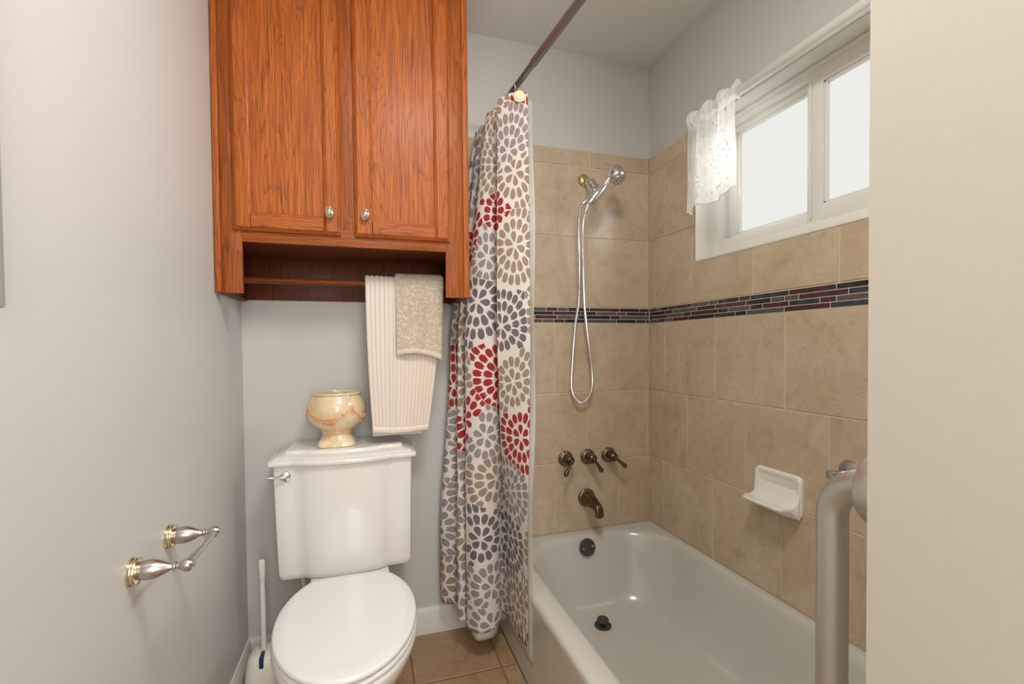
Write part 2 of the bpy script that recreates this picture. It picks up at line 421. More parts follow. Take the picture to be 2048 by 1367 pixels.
for dx, dz in ((-.021, -.003), (.021, .004)):
    bm = newmesh(); lathe(bm, [(.0045, 0), (.0045, .003), (.003, .0045), (0, .0047)], (1.322+dx, -.0895, .290+dz), (0, -1, .22), 12)
    obj('screw', bm, nickel, ov)
bm = newmesh(); lathe(bm, [(.001, .0), (.034, 0), (.034, .003), (.028, .005), (.026, .003), (.001, .0025)], (1.308, -.245, .0425), (0, 0, 1), 32)
dr = obj('drain_flange', bm, bronze, tub, label='dark bronze drain ring in the tub floor')
bm = newmesh(); lathe(bm, [(.008, 0), (.008, .012), (.021, .013), (.0235, .016), (.0235, .022), (.021, .0265), (.012, .028), (0, .0285)], (1.308, -.245, .045), (0, 0, 1), 32)
obj('drain_stopper', bm, bronze, dr)

# ------------------------------------------------------------------ toilet
toilet = thing('toilet', 'white two-piece porcelain toilet with closed lid against the grey back wall', 'toilet', (.357, -.35, 0))
def tank_ring(xa, xb, y_side, y_mid, z, yback=-.022, panel=.078, cr=.012):
    pts = [(xb-cr, yback), (xa+cr, yback), (xa, yback-cr), (xa, y_side+cr*1.0), (xa+cr*.3, y_side+cr*.3), (xa+cr, y_side)]
    for k in range(1, 4): pts.append((xa+cr+(panel-cr)*k/3, y_side-.003*k/3))
    n = 22; a, b = xa+panel, xb-panel
    for k in range(1, n):
        t = k/n; s = (1-abs(2*t-1)**2.4)
        pts.append((a+(b-a)*t, y_side-.003-(y_side-.003-y_mid)*s-.004*min(1, s*9)))
    for k in range(3, 0, -1): pts.append((xb-cr-(panel-cr)*k/3, y_side-.003*k/3))
    pts += [(xb-cr, y_side), (xb-cr*.3, y_side+cr*.3), (xb, y_side+cr), (xb, yback-cr)]
    return [Vector((x, y, z)) for x, y in pts]
bm = newmesh()
loft(bm, [tank_ring(.158, .548, -.20, -.222, .388), tank_ring(.142, .562, -.206, -.231, .391), tank_ring(.138, .566, -.209, -.236, .399), tank_ring(.1365, .568, -.21, -.238, .41),
          tank_ring(.131, .570, -.213, -.241, .58), tank_ring(.127, .574, -.216, -.244, .772)])
tank = obj('tank', bm, porcelain, toilet, 40)
bm = newmesh()
lr = lambda o, z: tank_ring(.127-o, .574+o, -.216-o, -.244-o, z, -.018, .078+o*.5, .014)
loft(bm, [lr(.002, .7725), lr(.0135, .773), lr(.0155, .776), lr(.0155, .785), lr(.0135, .7885), lr(.0075, .7895), lr(.004, .792), lr(-.004, .7965), lr(-.014, .7995), lr(-.024, .8015), lr(-.029, .804), lr(-.030, .8095), lr(-.033, .8125), lr(-.040, .8135)])
obj('tank_lid', bm, porcelain, toilet, 40)
# flush lever
bm = newmesh(); lathe(bm, [(.0175, 0), (.0175, .003), (.0155, .008), (.010, .0105), (.006, .011), (.006, .017), (0, .018)], (.166, -.2155, .738), (0, -1, 0), 28)
fl = obj('flush_handle', bm, chrome, toilet, label='chrome flush lever')
bm = newmesh(); tube(bm, catmull([(.168, -.232, .738), (.15, -.236, .739), (.128, -.243, .7415), (.112, -.247, .743)], 5), [.0035, .0036, .0038, .004, .0042, .0045, .0047, .0048, .005, .005, .0048, .0046, .0042, .0035, .0025, .001][:16], 12)
obj('lever', bm, chrome, fl)
# bowl
def egg(xc, hw, yb, ymid, yf, z, back_semi, n=56, sq=2.0):
    """closed outline: front semi-ellipse, back ellipse truncated straight at yb"""
    pts = []; ab = back_semi
    tb = math.asin(min(1, (yb-ymid)/ab))
    for k in range(n):
        t = k/n*2*PI
        if k <= n//2:     # front half from +x through front to -x
            a = PI*k/(n//2); pts.append((xc+hw*math.cos(a), ymid-(ymid-yf)*math.sin(a)))
        else:
            a = (k-n//2)/(n-n//2)
            if a < .36: q = tb*a/.36; pts.append((xc-hw*math.cos(q), ymid+ab*math.sin(q)))
            elif a > .64: q = tb*(1-a)/.36; pts.append((xc+hw*math.cos(q), ymid+ab*math.sin(q)))
            else:
                q = (a-.36)/.28; wv = hw*math.cos(tb); pts.append((xc-wv+2*wv*q, yb))
    return [Vector((x, y, z)) for x, y in pts]
XC = .364
bm = newmesh()
loft(bm, [egg(XC, .105, -.10, -.36, -.63, 0, .30), egg(XC, .103, -.10, -.36, -.625, .02, .30), egg(XC, .098, -.11, -.36, -.60, .10, .30), egg(XC, .108, -.13, -.38, -.63, .17, .30), egg(XC, .142, -.17, -.42, -.70, .24, .30),
          egg(XC, .172, -.21, -.46, -.765, .30, .29), egg(XC, .187, -.25, -.49, -.795, .345, .28), egg(XC, .192, -.265, -.50, -.806, .372, .28), egg(XC, .190, -.27, -.50, -.804, .383, .28), egg(XC, .184, -.275, -.50, -.798, .387, .28)])
obj('bowl', bm, porcelain, toilet, 60)
bm = newmesh()
def rr2(x0, x1, y0, y1, rad, z): return rrect(x0, x1, y0, y1, rad, z, 6, 3)
loft(bm, [rr2(.27, .455, -.33, -.06, .04, .20), rr2(.25, .475, -.33, -.04, .04, .33), rr2(.235, .49, -.34, -.03, .035, .365), rr2(.235, .49, -.34, -.03, .035, .382), rr2(.24, .485, -.33, -.035, .03, .3875)])
obj('bowl_deck', bm, porcelain, toilet, 50)
def seatlike(z0, z1, hw, yb, yf, name, m, edge=.006, dome=0):
    bm = newmesh()
    rings = [egg(XC, hw-edge, yb-edge, -.52, yf+edge, z0, .265), egg(XC, hw-edge*.3, yb, -.52, yf+edge*.3, z0+edge*.35, .265), egg(XC, hw, yb, -.52, yf, z0+edge*1.0, .265),
             egg(XC, hw, yb, -.52, yf, z1-edge*1.2, .265), egg(XC, hw-edge*.35, yb-edge*.3, -.52, yf+edge*.35, z1-edge*.35, .265), egg(XC, hw-edge*1.1, yb-edge*1.1, -.52, yf+edge*1.1, z1, .265),
             egg(XC, hw*.85, yb-.03, -.52, yf+.04, z1+dome*.6, .265), egg(XC, hw*.45, yb-.12, -.53, yf+.16, z1+dome, .265)]
    loft(bm, rings); return obj(name, bm, m, toilet, 60)
seatlike(.388, .4035, .188, -.292, -.806, 'seat', seat_m)
seatlike(.406, .4225, .187, -.297, -.808, 'seat_lid', seat_m, .006, .0012)
for x in (.285, .443):
    bm = newmesh(); box(bm, x-.022, x+.022, -.300, -.268, .387, .409, .006, 3); obj('seat_hinge', bm, seat_m, toilet)
# supply line
bm = newmesh(); lathe(bm, [(.010, 0), (.010, .014), (.012, .016), (.012, .03), (0, .031)], (.199, -.105, .362), (0, 0, 1), 16)
nut = obj('supply_nut', bm, nickel, toilet)
bm = newmesh(); tube(bm, catmull([(.199, -.105, .362), (.201, -.105, .32), (.203, -.10, .26), (.19, -.085, .20), (.175, -.06, .17), (.17, -.03, .16), (.17, -.001, .16)], 6), .0075, 12)
obj('supply_hose', bm, plastic, toilet)

# ------------------------------------------------------------------ cabinet
cab = thing('wall_cabinet', 'orange oak two-door wall cabinet hung above the toilet', 'cabinet', (.383, -.15, 1.325))
def part(name, m, parent, boxes, bev=.001, **kw):
    bm = newmesh()
    for b in boxes: box(bm, *b, bev, 2)
    return obj(name, bm, m, parent, **kw)
FY = -.302
part('carcass', oak_in_shade, cab, [(.001, .019, FY+.018, -.001, 1.327, H-.004), (.747, .765, FY+.018, -.001, 1.327, H-.004), (.019, .747, FY+.018, -.02, 1.485, 1.497), (.019, .747, FY+.018, -.02, H-.02, H-.004)])
part('back_panel', oak_back_shade, cab, [(.019, .3835, -.013, -.001, 1.332, 1.486)])
part('back_panel', oak_back_shade, cab, [(.3845, .747, -.0125, -.001, 1.332, 1.486)])
part('side_panel', oak_d, cab, [(.765, .769, FY+.018, -.001, 1.325, H-.004)])
part('face_stile', oak_d, cab, [(.018, .072, FY, FY+.018, 1.325, H-.004)])
part('face_stile', oak_d, cab, [(.689, .750, FY, FY+.018, 1.325, H-.004)])
part('face_stile', oak_d, cab, [(.335, .418, FY-.0004, FY+.018, 1.53, H-.004)])
part('face_rail', oak_dh, cab, [(.0715, .6895, FY-.0002, FY+.018, 1.480, 1.535)])
part('face_rail', oak_dh, cab, [(.0715, .6895, FY-.0002, FY+.018, 2.385, H-.004)])
part('scribe_trim', oak_v, cab, [(.001, .0185, FY-.012, FY+.004, 1.325, H-.004)], .004)
part('scribe_trim', oak_v, cab, [(.7495, .770, FY-.004, FY+.01, 1.325, H-.004)], .003)
part('bay_divider_shelf', oak_in_shade, cab, [(.019, .747, -.284, -.018, 1.4835, 1.486)], 0)
def door(x0, x1, ps0, ps1, kx, tilt):
    z0, z1 = 1.512, 2.40; yf2, yb2 = FY-.0195, FY-.001; rz = 1.567
    c = .010
    def stile(a, b, chl, chr_):
        # profile across x with chamfered outside edge and quirk at the panel
        if chl: pr = [(a, yb2), (a, yf2+c), (a+c, yf2), (b-.009, yf2), (b-.007, yf2+.003), (b-.003, yf2+.0045), (b, yf2+.009), (b, yb2)]
        else: pr = [(a, yb2), (a, yf2+.009), (a+.003, yf2+.0045), (a+.007, yf2+.003), (a+.009, yf2), (b-c, yf2), (b, yf2+c), (b, yb2)]
        bm = newmesh(); rings = []
        for z, ins in ((z0, 1), (z0+c, 0), (z1-c, 0), (z1, 1)):
            rings.append([(x, max(y, yf2+c) if ins else y, z) for x, y in pr])
        loft(bm, rings); return bm
    d = obj('door', stile(x0, ps0, 1, 0), oak_v, cab, 25)
    o = obj('stile', stile(ps1, x1, 0, 1), oak_v, d, 25)
    def rail(za, zb, low):
        if low: pr = [(yb2, za), (yf2+c, za), (yf2, za+c), (yf2, zb-.009), (yf2+.003, zb-.007), (yf2+.0045, zb-.003), (yf2+.009, zb), (yb2, zb)]
        else: pr = [(yb2, zb), (yf2+c, zb), (yf2, zb-c), (yf2, za+.009), (yf2+.003, za+.007), (yf2+.0045, za+.003), (yf2+.009, za), (yb2, za)]
        bm = newmesh(); loft(bm, [[(x, y, z) for y, z in pr] for x in (ps0-.0003, ps1+.0003)]); return bm
    obj('rail', rail(z0, rz, True), oak_h, d, 25); obj('rail', rail(z1-.055, z1, False), oak_h, d, 25)
    bm = newmesh(); box(bm, ps0-.004, ps1+.004, yf2+.0125, yb2-.001, rz-.004, z1-.05); obj('panel', bm, oak_v, d, 0)
    # knob
    bm = newmesh(); lathe(bm, [(.006, 0), (.005, .006), (.005, .012), (.007, .0145)], (kx, yf2, 1.577), (0, -1, 0), 16)
    n = 72; rings = []
    ca, sa = math.cos(tilt), math.sin(tilt)
    for rr, h, rib in ((.3, .0135, 0), (.85, .0135, 0), (1, .0155, 0), (1, .0175, 0), (.93, .019, 0), (.88, .0195, 1), (.6, .0225, 1), (.35, .0245, .6), (.1, .0252, 0)):
        ring = []
        for i in range(n):
            a = 2*PI*i/n; k = rr*(1+.0*rib); hh = h - .0010*rib*(i % 3 == 0)
            x, z = .0125*k*math.cos(a), .0185*k*math.sin(a)
            ring.append((kx+x*ca-z*sa, yf2-hh, 1.577+x*sa+z*ca))
        rings.append(ring)
    loft(bm, rings); obj('knob', bm, silver, d, 25, label='ribbed oval silver knob')
door(.052, .353, .102, .304, .322, 0)
door(.396, .703, .452, .650, .428, -.30)
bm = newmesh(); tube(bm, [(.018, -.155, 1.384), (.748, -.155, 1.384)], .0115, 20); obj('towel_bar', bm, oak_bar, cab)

# ------------------------------------------------------------------ towels
def towel_mat():
    k = NT('ribbed_towel'); p = k.coord(); x = k.n('ShaderNodeSeparateXYZ', {'Vector': p}).outputs[0]
    zz = k.n('ShaderNodeSeparateXYZ', {'Vector': p}).outputs[2]
    at = k.n('ShaderNodeAttribute'); at.attribute_name = 'rib'
    rb = at.outputs['Fac']
    line = k.ramp(rb, [(0, (1, 1, 1, 1)), (.22, (0, 0, 0, 1))])
    big = k.noise(k.vm('MULTIPLY', p, (14, 14, 1.2)), 1, 2, .5)
    fz = k.noise(p, 700, 3, .7)
    c = k.mix(k.ramp(big, [(.42, (0, 0, 0, 1)), (.62, (1, 1, 1, 1))]), srgb(238, 222, 206), srgb(236, 226, 218))
    c = k.mix(k.math('MULTIPLY', line, .5), c, srgb(190, 160, 140))
    c = k.mix(k.math('MULTIPLY', fz, .18), c, srgb(200, 176, 158))
    k.base(c); k.rough(.95); k.b.inputs['Sheen Weight'].default_value = .3; k.bump(fz, .5, .002); return k.m
towel_m = towel_mat()
def drape(name, m, parent, path_fn, nu, nv, rib_fn=None, smooth=60):
    """closed double-sided sheet: path_fn(u,v)->(point, normalish offset)"""
    bm = newmesh(); lay = bm.verts.layers.float.new('rib')
    A = []
    for side in (0, 1):
        gr = []
        for j in range(nv+1):
            row = []
            for i in range(nu+1):
                u_, v_ = i/nu, j/nv
                p, nrm, th, rb = path_fn(u_, v_)
                e = min(1, min(i, nu-i)/2.0, min(j, nv-j)/1.5) if True else 1
                q = Vector(p)+Vector(nrm)*(th*(.5 if side == 0 else -.5)*(.35+.65*e))
                vt = bm.verts.new(q); vt[lay] = rb; row.append(vt)
            gr.append(row)
        A.append(gr)
    for s in (0, 1):
        for j in range(nv):
            for i in range(nu):
                q = (A[s][j][i], A[s][j][i+1], A[s][j+1][i+1], A[s][j+1][i]); bm.faces.new(q if s == 0 else q[::-1])
    for j in range(nv):
        bm.faces.new((A[0][j][0], A[0][j+1][0], A[1][j+1][0], A[1][j][0])); bm.faces.new((A[0][j][nu], A[1][j][nu], A[1][j+1][nu], A[0][j+1][nu]))
    for i in range(nu):
        bm.faces.new((A[0][0][i], A[1][0][i], A[1][0][i+1], A[0][0][i+1])); bm.faces.new((A[0][nv][i], A[0][nv][i+1], A[1][nv][i+1], A[1][nv][i]))
    return obj(name, bm, m, parent, smooth)
def over_bar(s, rad, yc, zc, Lb, Lf):
    """s 0..1 path: rear bottom up, over the bar, down the front. returns y,z,ny,nz, drop(0 at top), side"""
    arc = PI*rad; tot = Lb+arc+Lf; d = s*tot
    if d < Lb: return yc+rad, zc-(Lb-d), 1, 0, (Lb-d), 0
    if d < Lb+arc:
        a = (d-Lb)/rad; return yc+rad*math.cos(a), zc+rad*math.sin(a), math.cos(a), math.sin(a), 0, .5
    return yc-rad, zc-(d-Lb-arc), -1, 0, d-Lb-arc, 1
def towel_path(u_, v_):
    y, z, ny, nz, drop, side = over_bar(v_, .019, -.155, 1.388, .552, .528)
    k = min(1, drop/.55)
    xl = .4245+.020*k*k; xr_ = .700-.045*k-.02*k*k
    if side == 0: xl = .425+.018*k; xr_ = .690-.070*k
    nr = 17
    x = xl+(xr_-xl)*u_
    ph = (u_*nr) % 1.0; rb = 1-abs(2*ph-1)
    left = max(0, 1-u_/.36)
    amp = .0015+.0028*(left > 0)*max(0, 1-k*.75)*min(1, left*2)
    if side == 1:
        y -= .012*math.sin(min(1, drop/.3)*PI/2)*.4 + .008*math.sin(3.2*u_+1.0)*k + amp*math.sqrt(max(0, rb)) + .006*left*math.sin(PI*k*.9)
        y -= .007*math.exp(-((u_-.30-.05*k)/.05)**2)*min(1, k*3)
        z += -.006*k*math.sin(u_*PI)-.004*k*u_ + .012*k*(1-u_)**6*0
    else:
        y += amp*.5*rb*ny
        z += amp*rb*nz
        if side == 0: x -= .0
    return (x, y, z), (0, ny, nz), .007, (rb if 1 else 0)
tw = thing('bath_towel', 'long pinkish-cream ribbed bath towel hanging from the cabinet\'s wooden bar', 'towel', (.56, -.155, 1.39))
drape('towel_body', towel_m, tw, towel_path, 204, 90)
def hem_strip(path, v0, v1, name, m, parent, extra, nu=60):
    def f2(u_, v_):
        p, n_, th, rb = path(u_, v0+(v1-v0)*v_); return p, n_, th+extra, 1
    return drape(name, m, parent, f2, nu, 4)
hem_m = simple('towel_hem', srgb(240, 226, 214), .9, bump=(400, .5))
hem_strip(towel_path, .981, .999, 'hem', hem_m, tw, .004)
hem_strip(towel_path, .001, .018, 'hem', hem_m, tw, .004)
def damask():
    k = NT('damask_washcloth'); p = k.coord()
    wv = k.n('ShaderNodeTexNoise', {'Scale': 50.0, 'Detail': 2.0}); k.set(wv.inputs['Vector'], p)
    q = k.vm('ADD', p, k.vm('SCALE', k.vm('SUBTRACT', wv.outputs['Color'], (.5, .5, .5)), scale=.02))
    vo = k.n('ShaderNodeTexVoronoi', {'Scale': 120.0}, feature='SMOOTH_F1'); k.set(vo.inputs['Vector'], q)
    vo2 = k.n('ShaderNodeTexVoronoi', {'Scale': 42.0}, feature='DISTANCE_TO_EDGE'); k.set(vo2.inputs['Vector'], q)
    a = k.ramp(vo.outputs['Distance'], [(.42, (1, 1, 1, 1)), (.52, (0, 0, 0, 1))])
    b = k.ramp(vo2.outputs['Distance'], [(.05, (0, 0, 0, 1)), (.10, (1, 1, 1, 1))])
    m_ = k.math('MULTIPLY', a, b)
    fz = k.noise(p, 800, 3, .7)
    c = k.mix(m_, srgb(203, 184, 164), srgb(220, 207, 193)); c = k.mix(k.math('MULTIPLY', fz, .2), c, srgb(160, 140, 112))
    k.base(c); k.rough(.95); k.bump(k.math('ADD', k.math('MULTIPLY', m_, .7), fz), .5, .002); return k.m
dam = damask()
def cloth_path(u_, v_):
    y, z, ny, nz, drop, side = over_bar(v_, .0285, -.156, 1.3905, .23, .262)
    k = min(1, drop/.26)
    x = .5265+.1715*u_ - (.012*k*u_ if side == 1 else .006*k)
    if side == 1:
        y -= (.010+.012*math.sin(PI*(u_*.9+.05)))*k + .010*math.exp(-((u_-.42)/.16)**2)*math.sin(PI*min(1, k*1.0)*.9) + .006*k*math.sin(u_*8)
        z += -.018*k*u_**1.5 + .012*k*math.sin(PI*u_)
    return (x, y, z), (0, ny, nz), .008, 1
wc = thing('washcloth', 'small beige damask hand towel draped over the ribbed towel', 'towel', (.61, -.156, 1.41))
drape('cloth_body', dam, wc, cloth_path, 60, 60)
hem2 = simple('washcloth_hem', srgb(222, 208, 190), .9, bump=(400, .5))
hem_strip(cloth_path, .965, .999, 'hem', hem2, wc, .003)

# ------------------------------------------------------------------ urn on the tank lid
VX, VY, VZ = .322, -.125, .8137
def marb():
    k = NT('cream_glazed_ceramic'); p = k.coord(); n1 = k.noise(p, 28, 5, .6, 1.2); n2 = k.noise(p, 9, 2)
    c = k.mix(k.ramp(n1, [(.35, (0, 0, 0, 1)), (.62, (1, 1, 1, 1))]), srgb(238, 224, 192), srgb(230, 204, 158))
    c = k.mix(k.math('MULTIPLY', k.ramp(n2, [(.5, (0, 0, 0, 1)), (.7, (1, 1, 1, 1))]), .35), c, srgb(214, 160, 120))
    k.base(c); k.rough(.16); k.b.inputs['Coat Weight'].default_value = .6; k.bump(n1, .08, .002); return k.m
urn_m = marb()
urn = thing('footed_planter', 'cream glazed footed ceramic urn with a garland, standing on the toilet tank', 'urn', (VX, VY, VZ))
bm = newmesh()
prof = [(.048, .040), (.050, .044), (.0515, .050), (.0505, .054), (.058, .058), (.072, .070), (.086, .085), (.096, .102), (.1005, .120), (.1005, .137), (.096, .153), (.0885, .167), (.083, .174), (.082, .178), (.0855, .181), (.0865, .184), (.085, .187), (.080, .187), (.077, .182), (.080, .170), (.090, .150), (.093, .125), (.085, .095), (.06, .072), (.02, .062)]
lathe(bm, prof, (VX, VY, VZ), (0, 0, 1), 56); ub = obj('urn_bowl', bm, urn_m, urn, 50)
bm = newmesh(); rings = []
for hw_, z, sq in ((.060, 0, 5), (.0635, .003, 5), (.0635, .012, 5), (.0605, .017, 5), (.058, .020, 4.5), (.054, .027, 3), (.0495, .036, 2.3), (.0475, .041, 2)):
    ring = []
    for i in range(56):
        a = 2*PI*i/56; c, s = math.cos(a), math.sin(a); q = (abs(c)**sq+abs(s)**sq)**(-1/sq)
        ring.append((VX+hw_*q*c, VY+hw_*q*s, VZ+z))
    rings.append(ring)
loft(bm, rings); obj('urn_foot', bm, urn_m, urn, 40)
terra = simple('garland_terracotta_wash', srgb(214, 160, 124), .3, coat=.4, vary=(90, 1.35))
bm = newmesh()
def on_bowl(a, z, out=0):
    R0 = 0
    for (r0, h0), (r1, h1) in zip(prof, prof[1:]):
        if h0 <= z <= h1 and h1 > h0: R0 = r0+(r1-r0)*(z-h0)/(h1-h0); break
    return Vector((VX+(R0+out)*math.cos(a), VY+(R0+out)*math.sin(a), VZ+z))
for s_ in range(4):
    a0 = math.radians(-105+90*s_-42); a1 = a0+math.radians(84)
    pts = []
    for k in range(25):
        t = k/24; z = .136-.044*math.sin(PI*t)**.8; pts.append(on_bowl(a0+(a1-a0)*t, z, .0005))
    tube(bm, pts, [.0018+.0030*math.sin(PI*k/24)**2 for k in range(25)], 8)
    for k in range(110):
        t = random.gauss(.5, .14); t = min(.85, max(.15, t)); z = .136-.044*math.sin(PI*t)**.8+random.uniform(-.012, .014)*math.sin(PI*t)
        sphere(bm, on_bowl(a0+(a1-a0)*t, z, .001), random.uniform(.0022, .0036), (1, 1, 1), 6)
    for dt in (-.35, .0, .35): tube(bm, [on_bowl(a0, .138, .001), on_bowl(a0+dt*.16, .126, .001), on_bowl(a0+dt*.3, .112, .0005)], [.002, .0022, .0008], 6)
    sphere(bm, on_bowl(a0, .139, .001), .005, (1, 1, 1), 8)
obj('garland_relief', bm, terra, urn, 60)

# ------------------------------------------------------------------ toilet brush
tb = thing('toilet_brush', 'white toilet brush in its holder on the floor in the left corner', 'toilet brush', (.083, -.145, 0))
bm = newmesh(); rings = []
for hx, hy, z, in ((.056, .062, .001), (.058, .064, .006), (.057, .062, .05), (.052, .056, .10), (.047, .051, .125), (.041, .046, .137), (.03, .035, .144), (.012, .015, .147)):
    ring = []
    for i in range(40):
        a = 2*PI*i/40; c, s = math.cos(a), math.sin(a); q = (abs(c)**3+abs(s)**3)**(-1/3)
        ring.append((.081+hx*q*c, -.155+hy*q*s, z))
    rings.append(ring)
loft(bm, rings); obj('brush_holder', bm, plastic, tb, 60)
bm = newmesh(); box(bm, .0755, .0885, -.212, -.150, .112, .1478, .003, 2); sl = obj('holder_slot', bm, dark_blue, tb)
bm = newmesh(); tube(bm, catmull([(.082, -.163, .13), (.082, -.163, .20), (.0815, -.163, .30), (.081, -.163, .37), (.081, -.163, .41), (.0805, -.163, .445), (.0805, -.163, .452)], 5),
     [.0085]*5+[.0085]*5+[.0085]*4+[.0078]+[.0075]*2+[.0085, .0095, .0102]+[.0105]*5+[.010, .0095, .0085, .006, .003, .001], 14)
obj('brush_handle', bm, plastic, tb, 60)

# ------------------------------------------------------------------ toilet paper holder on left wall
tp = thing('toilet_paper_holder', 'brushed nickel toilet paper holder with gold-reflecting posts on the left wall', 'paper holder', (0, -.76, .744))
for yy in (-.858, -.688):
    bm = newmesh(); lathe(bm, [(.0265, .0), (.0265, .003), (.0245, .005), (.0238, .0075), (.0245, .0095), (.0235, .012), (.0200, .0135)], (0, yy, .744), (1, 0, 0), 36)
    rose = obj('post_rosette', bm, nickel_gold_refl, tp, 40, label='two-ring nickel rosette tinted by a gold reflection')
    bm = newmesh(); lathe(bm, [(.0155, .013), (.0175, .019), (.0187, .027), (.0183, .034), (.016, .043), (.0115, .053), (.0075, .060), (.006, .065), (.0058, .067), (.009, .0685), (.0095, .070), (.009, .072), (.0055, .0735), (.0055, .077), (.0085, .0795), (.0115, .085), (.0122, .090), (.0115, .095), (.0085, .0995), (.0055, .101), (.0055, .103), (.003, .104)], (0, yy, .744), (1, 0, 0), 36)
    obj('post', bm, nickel, tp, 50)
bm = newmesh(); tube(bm, [(.090, -.850, .744), (.090, -.696, .744)], .0068, 8); obj('roller', bm, nickel, tp, 30)

# ------------------------------------------------------------------ framed mirror at the left edge
pf = thing('wall_frame', 'silver-edged wall frame at the far left edge of the picture', 'frame', (0, -1.45, 1.22))
FZ0, FZ1, FA, FB = 1.207, 2.05, -1.192, -1.75
bm = newmesh()
for b in ((.001, .022, FA-.02, FA, FZ0, FZ1), (.001, .022, FB, FB+.02, FZ0, FZ1), (.001, .0215, FB+.019, FA-.019, FZ0+.0005, FZ0+.02), (.001, .0215, FB+.019, FA-.019, FZ1-.02, FZ1-.0005)): box(bm, *b, .003, 2)
obj('frame_moulding', bm, frame_m, pf)
bm = newmesh(); box(bm, .001, .012, FB+.015, FA-.015, FZ0+.015, FZ1-.015); obj('picture_sheet', bm, simple('pale_yellow_green_sheet', srgb(205, 205, 150), .5), pf)

# ------------------------------------------------------------------ shower
def disc_prof(rad, t): return [(rad, 0), (rad, t*.4), (rad*.93, t*.75), (rad*.80, t), (rad*.3, t*1.05), (0, t*1.05)]
sh = thing('hand_shower', 'chrome hand shower with a hanging metal hose on the tiled back wall', 'shower', (1.36, -TH, 1.88))
bm = newmesh(); lathe(bm, [(.029, 0), (.0285, .004), (.026, .009), (.020, .014), (.013, .0175), (.012, .018)], (1.352, -TH, 1.884), (0, -1, 0), 36)
obj('wall_flange', bm, brass, sh, 40, label='polished brass wall flange')
bm = newmesh(); tube(bm, catmull([(1.352, -.008, 1.884), (1.352, -.035, 1.878), (1.353, -.058, 1.862), (1.354, -.068, 1.850)], 5), .0095, 16)
obj('shower_arm', bm, brass, sh, 50)
bm = newmesh()
ax = Vector((.10, -.55, -.75)).normalized()
lathe(bm, [(.012, -.012), (.0195, -.008), (.0215, 0), (.0205, .012), (.0175, .016), (.0175, .020), (.0225, .024), (.0235, .030), (.0215, .036), (.0185, .050), (.016, .066), (.012, .078), (.0, .080)], Vector((1.356, -.070, 1.852)), ax, 28)
br = obj('arm_bracket', bm, chrome, sh, 40)
bm = newmesh(); tube(bm, [(1.349, -.115, 1.800), (1.334, -.122, 1.782), (1.325, -.122, 1.762)], [.012, .0125, .010], 16); sphere(bm, (1.352, -.112, 1.806), .017); obj('hose_outlet', bm, chrome, sh, 50)
# handle and head
hp = catmull([(1.309, -.137, 1.738), (1.322, -.141, 1.755), (1.345, -.149, 1.782), (1.362, -.157, 1.802), (1.380, -.166, 1.828), (1.395, -.172, 1.850)], 5)
n = len(hp); rad = []
for i in range(n):
    t = i/(n-1); rad.append(.0105+.0085*math.sin(min(1, t/.7)*PI)*(t < .7)+.002*t)
bm = newmesh(); tube(bm, hp, rad, 18); hd = obj('handle', bm, chrome, sh, 60)
bm = newmesh(); hc = Vector((1.416, -.180, 1.858)); ha = Vector((.10, -.35, -.93)).normalized()
lathe(bm, [(.004, -.040), (.016, -.037), (.026, -.028), (.0325, -.014), (.0355, .0), (.036, .012), (.0335, .020), (.029, .025), (.027, .0255), (.026, .031), (.020, .034), (.019, .031), (.013, .031), (.012, .037), (.004, .038)], hc, ha, 36)
head = obj('shower_head', bm, chrome, sh, 35)
bm = newmesh()
for k in range(12):
    a = 2*PI*k/12; a_, e1, e2 = frame_of(ha)
    sphere(bm, hc+a_*.034+(e1*math.cos(a)+e2*math.sin(a))*.023, .0018, (1, 1, 1), 6)
obj('nozzle', bm, bronze, head)
hose_pts = [(1.322, -.122, 1.765), (1.300, -.118, 1.752), (1.2825, -.112, 1.715), (1.282, -.1, 1.621), (1.300, -.07, 1.475), (1.301, -.055, 1.341), (1.289, -.045, 1.241), (1.278, -.035, 1.057), (1.275, -.035, .974), (1.289, -.040, .928), (1.317, -.045, .907), (1.348, -.05, .931), (1.367, -.05, .982), (1.365, -.05, 1.056), (1.350, -.055, 1.149), (1.334, -.06, 1.259), (1.324, -.065, 1.332), (1.309, -.085, 1.50), (1.299, -.103, 1.621), (1.297, -.122, 1.690), (1.309, -.136, 1.738)]
dense = catmull(hose_pts, 40)
# resample evenly so that every coil of the metal hose is a ring of its own
L = [0]
for a, b in zip(dense, dense[1:]): L.append(L[-1]+(b-a).length)
N = 1300; res = []; j = 0
for i in range(N+1):
    s_ = L[-1]*i/N
    while j < len(L)-2 and L[j+1] < s_: j += 1
    t = (s_-L[j])/max(1e-9, L[j+1]-L[j]); res.append(dense[j].lerp(dense[j+1], t))
bm = newmesh(); tube(bm, res, [(.0070 if i % 4 < 2 else .0057) for i in range(N+1)], 10); obj('hose', bm, chrome, sh, 80)
bm = newmesh(); tube(bm, [res[-1], res[-12], res[-26]], [.0105, .0105, .0085], 16); tube(bm, [res[0], res[14], res[26]], [.0105, .010, .0085], 16); obj('hose_nut', bm, chrome, sh, 50)

